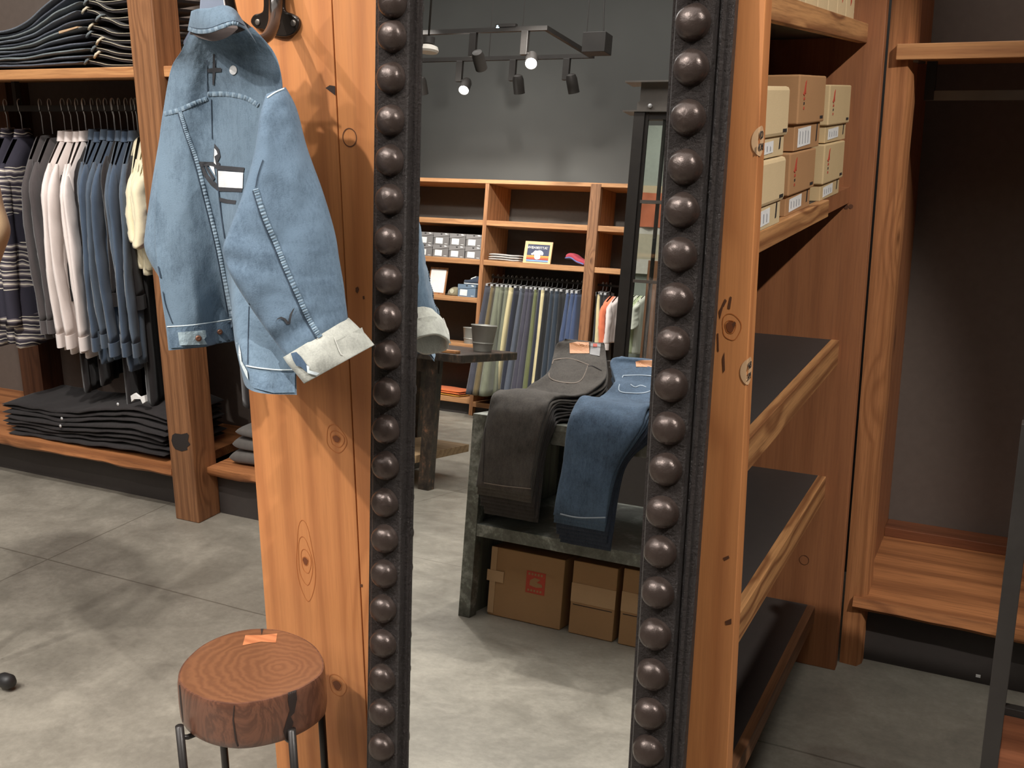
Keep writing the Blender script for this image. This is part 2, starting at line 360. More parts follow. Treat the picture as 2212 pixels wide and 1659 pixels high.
# ================================================================ SHOE BOXES
def yz(x): return lambda u,v,w:Vector((x+w,u,v))
def shoebox(y0,y1,z0,zl,z1,xf,mat,label,logo=True,lab='R',rnd=0,slant=0):
    t=thing('shoe_box',label,'box',((xf-.16),(y0+y1)/2,z0),'kraft shoe boxes stacked on the second shelf')
    b=.006
    obj('box_base',MB().box(xf-.32,xf-b,y0+b,y1-b,z0,z1-.004),mat,t,bevel=.0015)
    obj('lid',MB().box(xf-.325,xf,y0,y1,zl,z1),mat,t,bevel=.003+rnd)
    h=zl-z0
    if h>.02:
        yy=y0+(.02 if lab=='L' else .035); ww=(y1-y0)*.46
        lb=obj('label',MB().prism([(yy,z0+.006),(yy+ww,z0+.009),(yy+ww,zl-.006),(yy,zl-.009)],yz(xf-b),.0004,.0012),LABELW,t)
        for q in range(4):
            a=yy+.012+q*ww*.22; obj('print',MB().prism([(a,z0+.012),(a+.006,z0+.012),(a+.006,zl-.014-.003*(q%2)),(a,zl-.014)],yz(xf-b),.0012,.0016),plain('print_gray',srgb(150,150,152),.7),lb)
        obj('slot',MB().prism([(y1-.045,z0+.012),(y1-.037,z0+.013),(y1-.033,zl-.002),(y1-.04,zl-.002)],yz(xf-b),.0002,.001),INK,t,label='dark finger slot')
    if logo:
        yc=y0+.045; zc=z1-.02
        obj('logo',MB().prism([(yc-.012,zc-.016),(yc-.004,zc-.010),(yc+.004,zc+.006),(yc+.013,zc+.010),(yc+.010,zc-.004),(yc+.012,zc-.016),(yc+.004,zc-.014),(yc,zc-.020)],yz(xf),.0003,.0009),REDINK,t,label='small red wing printed mark')
        for q,(s,c) in enumerate(((.006,REDINK),(.004,INK),(.004,REDINK))):
            obj('logo_lettering',MB().prism([(yc-s,zc-.027-q*.009),(yc+s,zc-.027-q*.009),(yc+s*.8,zc-.022-q*.009),(yc-s*.8,zc-.022-q*.009)],yz(xf),.0003,.0009),c,t)
    for q in range(4):
        a=y1-.045+q*.008; obj('print',MB().prism([(a,zl+.007),(a+.005,zl+.007),(a+.005,zl+.013),(a,zl+.013)],yz(xf),.0003,.0009),INK,t)
    return t
XF=-.462
shoebox(1.80,2.032,1.366,1.408,1.488,XF+.012,KRAFT3,'pale kraft shoe box at the bottom nearest the mirror post',logo=False,rnd=.004)
shoebox(1.80,2.032,1.490,1.525,1.612,XF+.012,KRAFT3,'pale kraft shoe box on top nearest the mirror post',logo=False,rnd=.004)
shoebox(2.12,2.36,1.366,1.406,1.488,XF,KRAFT2,'brown kraft shoe box at the bottom of the middle stack')
shoebox(2.145,2.40,1.490,1.541,1.634,XF+.004,KRAFT2,'brown kraft shoe box on top of the middle stack, tallest lid')
shoebox(2.46,2.70,1.366,1.403,1.490,XF,KRAFT,'kraft shoe box at the bottom of the far stack, half in shadow')
shoebox(2.475,2.735,1.492,1.530,1.617,XF,KRAFT,'kraft shoe box on top of the far stack next to the far panel')
for i,(a,b) in enumerate(((1.98,2.10),(2.12,2.245),(2.29,2.405),(2.41,2.517),(2.522,2.624),(2.629,2.733),(2.738,2.845))):
    t=thing('slim_box',['pale slim box nearest the mirror on the top shelf','second pale slim box from the mirror end of the top shelf','third pale slim box on the top shelf, red print low on its face','middle pale slim box on the top shelf with red print','pale slim box on the top shelf, third from the far panel','pale slim box on the top shelf, second from the far panel','last pale slim box on the top shelf beside the far panel'][i],'box',(-.6,(a+b)/2,1.763),'slim boxes on the top shelf')
    obj('carton',MB().box(-.80,-.487,a,b,1.763,2.06),KRAFT3,t,bevel=.002)
    if i>1: obj('print',MB().prism([(a+.05,1.80),(a+.062,1.81),(a+.066,1.95),(a+.058,1.96),(a+.05,1.86)],yz(-.487),.0003,.001),REDINK,t)
obj('flap',MB().add([Vector((-.49,2.845,1.775)),Vector((-.49,2.862,1.79)),Vector((-.49,2.855,1.81)),Vector((-.49,2.845,1.805))],[(0,1,2,3)]),LABELW,t)
# ================================================================ MIRROR
MR=thing('floor_mirror','tall leaning mirror with black cast iron frame and two rows of round studs','mirror',(-.8,1.54,0))
def mw(u,v,w): return MP+Vector((0,math.sin(AL),math.cos(AL)))*v+Vector((u,0,0))+MN*w
def mbox(m,u0,u1,v0,v1,w0,w1): 
    a=[mw(u,v,w) for w in (w0,w1) for v in (v0,v1) for u in (u0,u1)]; m.add(a,[(0,2,3,1),(4,5,7,6),(0,1,5,4),(2,6,7,3),(0,4,6,2),(1,3,7,5)])
VT=1.93
def stile(u0,u1,side):
    m=MB(); ns=90; P=[]
    # outer ledge, bead, raised band, inner ledge profile from outer to inner
    w=.063
    if side>0: prof=[(u1,-.022),(u1,-.004),(u1-.003,.0),(u1-.009,.0),(u1-.010,.006),(u1-.015,.008),(u1-.019,.006),(u1-.020,.003),(u1-.0225,.003),(u1-.0235,.022),(u1-.026,.025),(u0+.014,.025),(u0+.0115,.022),(u0+.011,.007),(u0+.004,.006),(u0+.003,.002),(u0,.001),(u0,-.022)]
    else: prof=[(u0,-.022),(u0,-.004),(u0+.003,0),(u0+.009,0),(u0+.010,.006),(u0+.015,.008),(u0+.019,.006),(u0+.020,.003),(u0+.0225,.003),(u0+.0235,.022),(u0+.026,.025),(u1-.014,.025),(u1-.0115,.022),(u1-.011,.007),(u1-.004,.006),(u1-.003,.002),(u1,.001),(u1,-.022)]
    rings=[[mw(u,VT*i/ns+.004,ww) for u,ww in prof] for i in range(ns+1)]
    m.loft(rings); return m
UR0,UR1=-.5615,-.4645; UL0,UL1=-1.114,-1.015
obj('stile',stile(UR0,UR1,1),IRON,MR,auto=30); obj('stile',stile(UL0,UL1,-1),IRON,MR,auto=30)
m=MB(); mbox(m,UL1-.002,UR0+.002,.004,.09,-.022,.022); obj('bottom_rail',m,IRON,MR,bevel=.003)
m=MB(); mbox(m,UL1-.002,UR0+.002,VT-.09,VT+.004,-.022,.022); obj('top_rail',m,IRON,MR,bevel=.003)
def mirror_mat():
    n=NT('mirror_glass'); return n.out((.93,.94,.93),.0,1.0)
m=MB(); a=[mw(UL1-.004,.08,0),mw(UR0+.004,.08,0),mw(UR0+.004,VT-.08,0),mw(UL1-.004,VT-.08,0)]; m.add(a,[(0,1,2,3)])
obj('mirror_glass',m,mirror_mat(),MR)
m=MB(); mbox(m,UL1-.002,UR0+.002,.01,VT,-.02,-.012); obj('backing',m,BLACK,MR)
def onm(px,py,w):
    v=ray(px,py); p0=MP+MN*w; t=(p0-CAM).dot(MN)/v.dot(MN); return CAM+v*t
def upv(p): return (p-MP).dot(Vector((0,math.sin(AL),math.cos(AL))))
studL=[3,77,168,260,347,432,520,606,688,770,851,931,1010,1090,1168,1244,1320,1395,1470,1545,1620]
studR=[-48,47,145,254,361,455,551,650,744,836,929,1018,1111,1197,1286,1376,1463,1548,1628]
def stud_mesh(k):
    rings=[]; n=28; prof=[(.0285,-.0005),(.0285,.001),(.0265,.004),(.0262,.007),(.0248,.012),(.021,.0172),(.0155,.0208),(.0105,.0224),(.006,.0232),(.0025,.0235),(.00005,.0236)]
    for r_,z in prof:
        ring=[]
        for i in range(n):
            a=2*PI*i/n; d=1+.04*min(1,(r_/.0262)**2)*noise.noise(Vector((math.cos(a)*1.3+k*5,math.sin(a)*1.3,z*60)))+.01*min(1,(r_/.0262)**2)*noise.noise(Vector((math.cos(a)*4,math.sin(a)*4+k,z*200)))
            ring.append(Vector((r_*d*math.cos(a),r_*d*math.sin(a),z*(1+.05*(r_/.0285)*noise.noise(Vector((math.cos(a)*2,k,math.sin(a)*2)))))))
        rings.append(ring)
    mb=MB().loft(rings); me=obj('stud_src',mb,IRONS,smooth=True); d=me.data; bpy.data.objects.remove(me); return d
SM=[stud_mesh(k) for k in range(5)]
Rm=Matrix((Vector((1,0,0)),Vector((0,math.sin(AL),math.cos(AL))),MN)).transposed().to_4x4()
for (lst,uc,px0) in ((studL,-1.059,845),(studR,-.519,1440)):
    vs=[]
    for py in lst:
        px=px0+0*py
        q=onm({True:850-(py/1659)*25,False:1500-(py/1659)*98}[uc<-.8],py,.035); vs.append(upv(q))
    top=vs[0]; sp=.0755
    k=1
    while top+sp*k<VT-.03: vs.insert(0,top+sp*k); k+=1
    bot=vs[-1]; k=1
    while bot-sp*k>.03: vs.append(bot-sp*k); k+=1
    for i,v in enumerate(vs):
        o=bpy.data.objects.new('stud',SM[i%5]); col.objects.link(o); o.parent=MR
        p=mw(uc+random.uniform(-.001,.001),v,.0248)-MR.location
        o.matrix_local=Matrix.Translation(p)@Rm@Matrix.Rotation(random.uniform(0,6),4,'Z')
# ================================================================ JACKET  (hangs by its neck from the iron hook)
JK=thing('denim_jacket','light blue denim trucker jacket with boat graphic hanging on the hook beside the mirror','jacket',tuple(at(480,400,1.9)))
Rows=[
[(408,74,1.905),(432,78,1.885),(470,80,1.86),(510,72,1.84),(545,58,1.83)],
[(391,111,1.95),(420,112,1.935),(465,114,1.905),(530,108,1.865),(590,110,1.84)],
[(369,150,2.01),(408,155,1.985),(462,158,1.95),(530,155,1.89),(607,160,1.84)],
[(352,243,2.05),(398,225,2.02),(460,212,1.985),(530,215,1.92),(612,225,1.86)],
[(344,304,2.07),(400,310,2.045),(462,310,2.015),(530,320,1.95),(620,320,1.88)],
[(338,400,2.08),(405,400,2.06),(470,400,2.04),(530,400,1.97),(630,400,1.89)],
[(334,510,2.10),(405,500,2.08),(480,500,2.07),(524,500,1.98),(640,500,1.90)],
[(346,620,2.11),(415,610,2.10),(492,600,2.11),(512,620,1.96),(640,640,1.88)],
[(358,704,2.12),(425,697,2.115),(501,688,2.155),(516,745,1.84),(640,795,1.83)],
[(364,757,2.127),(440,750,2.135),(516,741,2.185),(534,838,1.81),(641,853,1.81)]]
def jacket_body():
    mb=MB(); NR,NC=96,72; front=[]; back=[]
    for i in range(NR+1):
        u=i/NR; cols=[cr([Rows[k][c] for k in range(10)],u) for c in range(5)]
        fr=[];bk=[]
        for j in range(NC+1):
            w=j/NC; x,y,t=cr(cols,w); 
            p=at(x,y,t)
            e=min(1,min(w,1-w)*8)
            wr=.006*nz((x/60,y/160,0),1,3)+.003*nz((x/22,y/50,1),1,5)+.0012*nz((x/7,y/9,1),1,6)
            fold=.0025*math.exp(-((x-420)/14)**2)*math.sin(y/80)*min(1,u*2)
            p+=(-ray(x,y)).normalized()*(wr+fold)*e
            bulge=.016*math.sin(PI*min(1,w*2.2))**2*math.sin(PI*min(1,u*1.05+.05)) if w<.45 else 0
            p+=(-ray(x,y)).normalized()*bulge
            fr.append(p)
            b=at(x,y,t)+Vector((.02,.075,0))*math.sin(PI*w)*(.3+.7*min(1,u*3)); b.y=min(b.y,1.722); bk.append(b)
        front.append(fr); back.append(bk)
    rings=[f+b[::-1][1:-1] for f,b in zip(front,back)]
    mb.grid(rings,0,True); return mb
jb=obj('body',jacket_body(),JEAN_L,JK,smooth=True)
S=[(575,203,1.815,617,188,1.83),(561,250,1.80,641,235,1.84),(549,330,1.80,664,320,1.85),(524,420,1.80,697,412,1.855),(493,500,1.80,723,500,1.86),(481,545,1.795,733,560,1.865),(497,592,1.795,742,612,1.87),(535,655,1.80,748,660,1.87),(575,712,1.81,754,700,1.87),(622,775,1.82,766,728,1.87)]
def sleeve():
    NR,NC=80,40; rings=[]
    for i in range(NR+1):
        u=i/NR; xl,yl,tl,xr,yr,tr=cr(S,u); L=at(xl,yl,tl); R=at(xr,yr,tr); c=(L+R)/2; h=(R-L)/2
        n=(-ray((xl+xr)/2,(yl+yr)/2)).normalized(); ring=[]
        for j in range(NC):
            a=2*PI*j/NC; cs,sn=math.cos(a),math.sin(a)
            b=(.040 if sn>0 else .055)*(.35+.65*min(1,math.sin(PI*.5*min(1,.1+u*2.2)))-.25*max(0,u-.7)/.3)
            p=c+h*cs+n*(b*math.copysign(abs(sn)**.8,sn))
            px=(xl+xr)/2+(xr-xl)/2*cs; py=(yl+yr)/2+(yr-yl)/2*cs
            p+=n*(.006*nz((px/50,py/90,sn),1,8)+.0035*nz((px/25+py/60,py/35-px/40,sn),1,9)+.0012*nz((px/7,py/8,sn),1,2))*abs(sn)
            # creases at the elbow
            if sn>0: p+=n*(.004*math.sin((py-px*.35)/13.0)*math.exp(-((u-.58)/.10)**2)*max(0,-cs+.3)+.005*math.sin((px*.9+py)/16)*math.exp(-((u-.93)/.08)**2))
            ring.append(p)
        rings.append(ring)
    return MB().loft(rings,(True,False))
js=obj('sleeve',sleeve(),JEAN_S,JK,smooth=True,label='near sleeve with turned back cuff')
# far sleeve: shoulder to elbow, then forearm goes behind
def tubeT(rows,NC=24,b1=.03,b2=.03,seed=1,NR=40,cap=(True,True)):
    rings=[]
    for i in range(NR+1):
        xl,yl,tl,xr,yr,tr=cr(rows,i/NR); L=at(xl,yl,tl); R=at(xr,yr,tr); c=(L+R)/2; h=(R-L)/2; n=(-ray((xl+xr)/2,(yl+yr)/2)).normalized(); ring=[]
        for j in range(NC):
            a=2*PI*j/NC; p=c+h*math.cos(a)+n*((b1 if math.sin(a)>0 else b2)*math.sin(a)); p+=n*.004*nz((p.x*14,p.y*14,p.z*10),1,seed); ring.append(p)
        rings.append(ring)
    return MB().loft(rings,cap)
FS=[(360,205,2.09,392,215,2.06),(344,300,2.10,398,300,2.08),(329,390,2.12,398,392,2.10),(314,495,2.13,392,500,2.11),(312,535,2.135,380,555,2.12),(326,570,2.14,372,600,2.13),(346,604,2.145,380,650,2.14),(362,650,2.15,400,700,2.15)]
m=tubeT(FS,seed=4,b1=.026,b2=.026)
for k,v in enumerate(m.v):
    if v[1]>1.72: m.v[k]=(v[0],1.72,v[2])
obj('sleeve',m,JEAN_L,JK,smooth=True)
# cuff
CU=[(611,772,1.815,753,686,1.88),(622,788,1.81,768,700,1.885),(640,808,1.81,790,722,1.89),(657,829,1.812,809,745,1.893)]
def cuffm():
    rings=[];NR,NC=26,48
    for i in range(NR+1):
        u=i/NR; xl,yl,tl,xr,yr,tr=cr(CU,u); L=at(xl,yl,tl); R=at(xr,yr,tr); c=(L+R)/2; h=(R-L)/2; n=(-ray((xl+xr)/2,(yl+yr)/2)).normalized(); ring=[]
        for j in range(NC):
            a=2*PI*j/NC; sn=math.sin(a); p=c+h*math.cos(a)+n*(.045*math.copysign(abs(sn)**.7,sn)*(.85+.15*math.sin(PI*u)))
            p+=n*(.005*nz((p.x*30,p.y*30,p.z*30),1,3)); ring.append(p)
        rings.append(ring)
    inner=[[c0+(p-c0)*.86 for p in rings[-1]] for c0 in [sum(rings[-1],Vector())/NC]][0]
    rings.append(inner)
    inner2=[p-(rings[-2][0]-rings[-3][0]).normalized()*.02+Vector((0,0,.02)) for p in inner]; rings.append(inner2)
    m=MB().grid(rings,0,True); r0=rings[0]; c0=sum(r0,Vector())/NC; m.loft([[c0+(p-c0)*.9 for p in r0],r0],(False,False)); return m
CUFFM=denim('cuff_reverse_denim',srgb(118,120,114),srgb(178,178,168),300,.9,12,1.1)
jc=obj('cuff',cuffm(),CUFFM,JK,smooth=True,label='pale grey turned back cuff')
# projected details: strips and patches lying on the cloth
def bvh_of(obs):
    vs=[];fs=[]
    for o in obs:
        off=Vector(o.data['off']) if 'off' in o.data else Vector((0,0,0)); b=len(vs)
        vs+=[v.co+off for v in o.data.vertices]; fs+=[tuple(i+b for i in p.vertices) for p in o.data.polygons]
    return BVHTree.FromPolygons(vs,fs)
JB=bvh_of([jb,js,jc]); JBB=bvh_of([jb])
def lay(bv,x,y,lift,fall=None):
    d=ray(x,y).normalized(); h=bv.ray_cast(CAM,d)
    if h[0] is None: return fall
    return h[0]-d*lift
def strip(bv,pts,w,name,mat,parent,lift=.0015,n=None,thick=0):
    n=n or max(8,int(sum(math.dist(a,b) for a,b in zip(pts,pts[1:]))/(3 if w>5 else 5)))
    rows=[];last=None
    for i in range(n+1):
        x,y=cr([p[:2] for p in pts],i/n); x2,y2=cr([p[:2] for p in pts],min(1,i/n+.01)); x1,y1=cr([p[:2] for p in pts],max(0,i/n-.01))
        dx,dy=x2-x1,y2-y1; L=math.hypot(dx,dy) or 1; nx,ny=-dy/L,dx/L
        row=[]
        for k in (-1,-.33,.33,1):
            q=lay(bv,x+nx*w*k/2,y+ny*w*k/2,lift+(.0012 if abs(k)<.5 else 0)+(.0012*(i%2) if w>5 else 0))
            row.append(q)
        if any(q is None for q in row): 
            continue
        if last and max((a-b).length for a,b in zip(row,last))>.03:
            if len(rows)>1: yield_rows.append(rows)
            rows=[]
        rows.append(row); last=row
    m=MB()
    if len(rows)>1:
        for i_ in range(len(rows)-1): m.grid(rows[i_:i_+2],(i_//2)%2 if w>5 else 0)
    for r_ in yield_rows: m.grid(r_)
    yield_rows.clear()
    if not m.v: return None
    return obj(name,m,[mat,SEAM2] if w>5 else mat,parent,smooth=(w<=5))
yield_rows=[]
SEAM2=denim('seam_denim_dark',srgb(54,72,90),srgb(104,124,140),160,.9,40,1.2)
def patch(bv,poly,name,mat,parent,lift=.002,res=6,label=None):
    xs=[p[0] for p in poly]; ys=[p[1] for p in poly]
    from mathutils.geometry import tessellate_polygon
    pts=[(float(x),float(y)) for x,y in poly]; tri=[tuple(pts[i] for i in t) for t in tessellate_polygon([[Vector((x,y,0)) for x,y in pts]])]
    def mid(a,b): return ((a[0]+b[0])/2,(a[1]+b[1])/2)
    done=[]
    while tri:
        a,b,c=tri.pop()
        if max(math.dist(a,b),math.dist(b,c),math.dist(c,a))>res:
            L=[(math.dist(a,b),a,b,c),(math.dist(b,c),b,c,a),(math.dist(c,a),c,a,b)]; _,p,q,r_=max(L); m_=mid(p,q); tri+=[(p,m_,r_),(m_,q,r_)]
        else: done.append((a,b,c))
    idx={}; P=[]; fs=[]
    for t_ in done:
        f=[]
        for p in t_:
            k=(round(p[0],3),round(p[1],3))
            if k not in idx: idx[k]=len(P); P.append(lay(bv,p[0],p[1],lift))
            f.append(idx[k])
        if all(P[i] is not None for i in f): fs.append(tuple(f))
    fs=[f for f in fs if max((P[f[0]]-P[f[1]]).length,(P[f[1]]-P[f[2]]).length,(P[f[2]]-P[f[0]]).length)<.05]
    P=[p or Vector((0,0,0)) for p in P]
    if not fs: return None
    used=sorted({i for f in fs for i in f}); mp={i:k for k,i in enumerate(used)}
    return obj(name,MB().add([P[i] for i in used],[tuple(mp[i] for i in f) for f in fs]),mat,parent,label=label)
SEAMD=plain('seam_shadow',srgb(38,52,68),.9)
for nm,pts,w,mt in [
 ('seam',[(352,246),(385,238),(420,223),(447,213)],10,SEAM),('seam',[(448,203),(490,203),(530,211),(558,228)],10,SEAM),
 ('seam',[(389,242),(404,290),(424,345),(446,430),(468,520),(484,600),(499,684)],8,SEAM),
 ('stitch_and_shade_line',[(447,130),(448,200)],1.5,SEAMD),('stitch_and_shade_line',[(456,214),(458,300)],1.5,SEAMD),('stitch_and_shade_line',[(470,395),(478,465),(486,520)],3,SEAMD),  # centre crease of the back: its shade painted as thin dark lines
 ('stitch_and_shade_line',[(384,244),(399,290),(418,345),(440,430),(462,520),(478,600),(493,684)],2.2,SEAMD),
 ('seam',[(552,408),(572,470),(598,530),(618,580),(645,640),(668,690),(692,728)],11,SEAM),
 ('stitch_and_shade_line',[(546,412),(565,472),(590,532),(611,582),(638,644),(661,694),(684,732)],2.5,SEAMD),
 ('stitch_and_shade_line',[(333,516),(338,555),(347,600)],3.5,SEAMD),('stitch_and_shade_line',[(577,211),(595,199),(614,191)],3,THREAD),('stitch_and_shade_line',[(358,706),(420,702),(500,690)],3,THREAD),  # first line paints the shade on the far elbow's underside, the others are thread
 ('stitch_and_shade_line',[(352,630),(358,660),(372,698)],2,SEAMD),
 ('stitch_and_shade_line',[(538,655),(536,720),(535,786)],2,SEAMD),('stitch_and_shade_line',[(568,345),(558,375),(552,405)],2,SEAMD),
 ('stitch_and_shade_line',[(365,756),(420,753),(480,747),(514,741)],3.5,SEAM),]:
    strip(JB,pts,w,nm,mt,jb)
WBD=denim('waistband_denim',srgb(46,62,80),srgb(102,122,140),300,.9,14,1.2)
strip(JBB,[(531,790),(560,795),(600,799),(637,799)],3,'stitch_and_shade_line',THREAD,jb,.003)
patch(JBB,[(360,709),(500,693),(511,737),(440,748),(367,752)],'waistband',WBD,JK,.003,9)
patch(JBB,[(538,803),(600,805),(637,805),(637,848),(590,849),(548,838),(541,832)],'waistband',WBD,JK,.003,9)
tb=patch(JB,[(384,718),(444,713),(446,727),(441,733),(448,744),(388,746)],'side_tab',denim('tab_denim',srgb(118,138,152),srgb(176,194,200),200,.9,30,1),JK,.006,7,'pale side tab with copper button')
COP=plain('copper_button',srgb(110,72,54),.4,.6)
def button(px,py,r,par,lift=.008):
    p=lay(JB,px,py,lift); n=(-ray(px,py)).normalized(); q=n.to_track_quat('Z','Y').to_matrix()
    obj('button',MB().lathe([(r,0),(r,.002),(r*.8,.004),(r*.3,.0035),(0.0001,.003)],p,18,0,q),COP,par,smooth=True)
button(429,731,.0062,tb if tb else JK,.008); button(475,717,.0055,JK,.004)
INKB=plain('print_black',srgb(44,44,48),.8); INKW=plain('print_white',srgb(222,222,222),.8)
gr=patch(JB,[(460,117),(464,117),(465,146),(478,147),(478,155),(465,156),(462,184),(459,184),(459,156),(448,157),(447,149),(459,147)],'printed_cross',INKB,JK,.0022,7,'black printed cross')
patch(JB,[(503.5+8*math.cos(a),151.5+10*math.sin(a)) for a in [2*PI*k/20 for k in range(20)]],'printed_dot',INKW,JK,.0022,6,'white printed dot')
for nm,poly,mt in [
 ('printed_boat',[(430,349),(462,350),(470,357),(528,362),(526,372),(470,367),(460,359),(430,357)],INKB),
 ('printed_boat',[(430,350),(437,353),(447,375),(461,392),(473,403),(470,412),(455,400),(440,380)],INKB),
 ('printed_boat',[(441,357),(446,357),(464,385),(460,391)],INKB),
 ('printed_boat',[(463,310),(473,322),(476,338),(470,350),(475,352),(474,367),(464,357),(461,340)],INKB),
 ('printed_sail',[(463,320),(468,326),(470,333),(463,338),(467,356),(462,352)],INKW),
 ('printed_sail',[(452,358),(462,360),(465,380),(460,372)],INKW),
 ('printed_panel',[(471,369),(525,373),(524,407),(472,404)],INKW),
 ('printed_boat',[(468,362),(471,368),(472,404),(469,400)],INKB),
 ('printed_wave',[(463,391),(472,401),(524,405),(522,415),(473,413),(462,404)],INKB),
 ('printed_wave',[(472,426),(492,431),(510,433),(508,441),(488,439),(473,435)],INKB)]:
    patch(JB,poly,nm,mt,JK,.0024 if mt is INKB else .003,7)
patch(JB,[(594,697),(600,687),(608,684),(617,688),(623,695),(626,679),(633,668),(637,664),(632,676),(629,688),(627,700),(620,701),(613,692),(606,688),(599,690)],'printed_gull',INKB,JK,.0024,5,'black printed gull')
# dark slit of the cuff
patch(JB,[(628,763),(640,760),(650,770),(664,790),(668,806),(660,802),(650,793),(640,790),(633,778)],'cuff_slit',denim('dark_denim',srgb(40,54,72),srgb(70,88,108),400),jc,.004,6)
patch(JB,[(662,789),(668,792),(668,800),(690,806),(684,811),(664,806)],'frayed_threads',THREAD,jc,.005,6)
strip(JB,[(722,728),(735,762),(742,768)],2,'stitch_and_shade_line',plain('cuff_thread',srgb(206,204,196),.9),jc,.003)
# frayed hem corner
patch(JB,[(516,744),(520,760),(522,780),(534,802),(536,820),(531,812),(519,785),(515,765)],'frayed_hem',THREAD,jb,.006,6)
# collar
CT=[(413,24,1.885),(428,19,1.83),(455,17,1.80),(483,11,1.785),(507,20,1.785),(525,45,1.80),(541,70,1.815),(553,92,1.83)]
CB=[(405,66,1.92),(426,73,1.86),(452,72,1.80),(482,62,1.765),(505,55,1.76),(529,64,1.78),(545,82,1.80),(556,98,1.825)]
def collar():
    N,Mx=48,10; A=[];B=[]
    for i in range(N+1):
        a=cr(CT,i/N); b=cr(CB,i/N); ra=[];rb=[]
        for j in range(Mx+1):
            v=j/Mx; x,y,t=[p+(q-p)*v for p,q in zip(a,b)]; n=(-ray(x,y)).normalized()
            p=at(x,y,t)+n*(.010*math.sin(PI*v)+.002*nz((x/12,y/12,0),1,1)); ra.append(p); rb.append(p-n*(.006+.004*math.sin(PI*v)))
        A.append(ra);B.append(rb)
    rings=[a+b[::-1] for a,b in zip(A,B)]
    return MB().loft(rings)
co=obj('collar',collar(),JEAN_L,JK,smooth=True)
CV=bvh_of([co]); strip(CV,[(409,58),(430,62),(455,60),(482,50),(507,45),(528,55)],1.6,'stitch_and_shade_line',SEAMD,co,.001)
strip(CV,[(408,62),(428,68),(453,66),(482,56),(506,50),(528,60),(546,82)],9,'seam',SEAM,co,.001)
# underside of collar and inner neck, shade under the collar painted into the brown
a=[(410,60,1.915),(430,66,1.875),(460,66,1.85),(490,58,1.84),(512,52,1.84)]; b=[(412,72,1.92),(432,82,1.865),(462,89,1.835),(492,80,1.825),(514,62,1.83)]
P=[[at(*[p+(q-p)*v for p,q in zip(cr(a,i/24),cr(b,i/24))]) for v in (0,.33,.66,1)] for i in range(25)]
obj('collar_stand',MB().grid(P),plain('collar_shadow_lining',srgb(78,66,62),.9),JK,smooth=True,label='shaded brown underside of collar')
P=[[at(x,y,t) for t in (1.80,1.83,1.86,1.90)] for x,y in [(428,21),(445,20),(465,18),(484,14)]]
# back neck cover so the jacket closes under the collar
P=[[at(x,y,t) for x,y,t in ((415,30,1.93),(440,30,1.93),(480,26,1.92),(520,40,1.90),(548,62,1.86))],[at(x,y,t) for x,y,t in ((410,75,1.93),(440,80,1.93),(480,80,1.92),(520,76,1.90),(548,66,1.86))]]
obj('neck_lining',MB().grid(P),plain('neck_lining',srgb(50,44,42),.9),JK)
# hanger and iron hook
HG=thing('coat_hanger','blue-grey hanger neck rising out of the denim jacket collar','hanger',tuple(at(455,0,1.85)))
fp=lambda T:(lambda u,v,w:at(u,v,T+w))
obj('hanger_neck',MB().prism([(431,24),(435,-30),(470,-40),(478,-20),(486,18),(470,30),(440,32)],fp(1.85),0,.02),plain('hanger_plastic',srgb(96,108,130),.35),HG,bevel=.001)
obj('hanger_edge',MB().prism([(479,-22),(481,-22),(487,17),(485,18)],fp(1.848),0,.004),LABELW,HG)
obj('hanger_arm',MB().tube([at(405,95,1.98),at(430,50,1.92),at(458,25,1.865),at(500,45,1.885),at(570,130,1.90)],.008,8),plain('hanger_plastic',srgb(96,108,130),.35),HG,smooth=True)
HK=thing('wall_hook','black glossy cast iron coat hook screwed to the plank end panel','hook',tuple(on(600,45,1,Y0)))
def py_(u,v,w): 
    p=on(u,v,1,Y0); return Vector((p.x,Y0-w,p.z))
def smooth_poly(pts,n=60): 
    q=[p for p in pts]+[pts[0]]; return [cr(q,i/n) for i in range(n)]
plate=[(574,-60),(617,-60),(618,-10),(620,22),(636,30),(648,38),(652,52),(646,68),(632,78),(612,80),(590,74),(574,64),(560,62),(550,52),(549,42),(556,32),(570,28),(576,14)]
obj('base_plate',MB().prism(smooth_poly(plate,72),py_,0,.011),GLOSS,HK,bevel=.003,auto=50)
arm=[(596,-70,1.715),(596,-20,1.705),(595,25,1.69),(591,55,1.655),(578,78,1.62),(560,88,1.59),(540,88,1.565),(520,70,1.55),(505,35,1.54),(496,0,1.535),(491,-35,1.535),(486,-60,1.54)]
pts=[on(*cr(arm,i/50)[:2],1,cr(arm,i/50)[2]) for i in range(51)]
obj('hook_arm',MB().tube(pts,[.014-.005*min(1,i/25) for i in range(51)],16),GLOSS,HK,smooth=True)
for x,y in ((557,48),(634,50)):
    c=on(x,y,1,Y0-.011); obj('screw',MB().lathe([(.0062,0),(.006,.0015),(.004,.0022),(.0001,.0022)],c,14,0,Matrix.Rotation(PI/2,3,'X')),plain('screw_gray',srgb(120,112,104),.4,.7),HK,smooth=True)
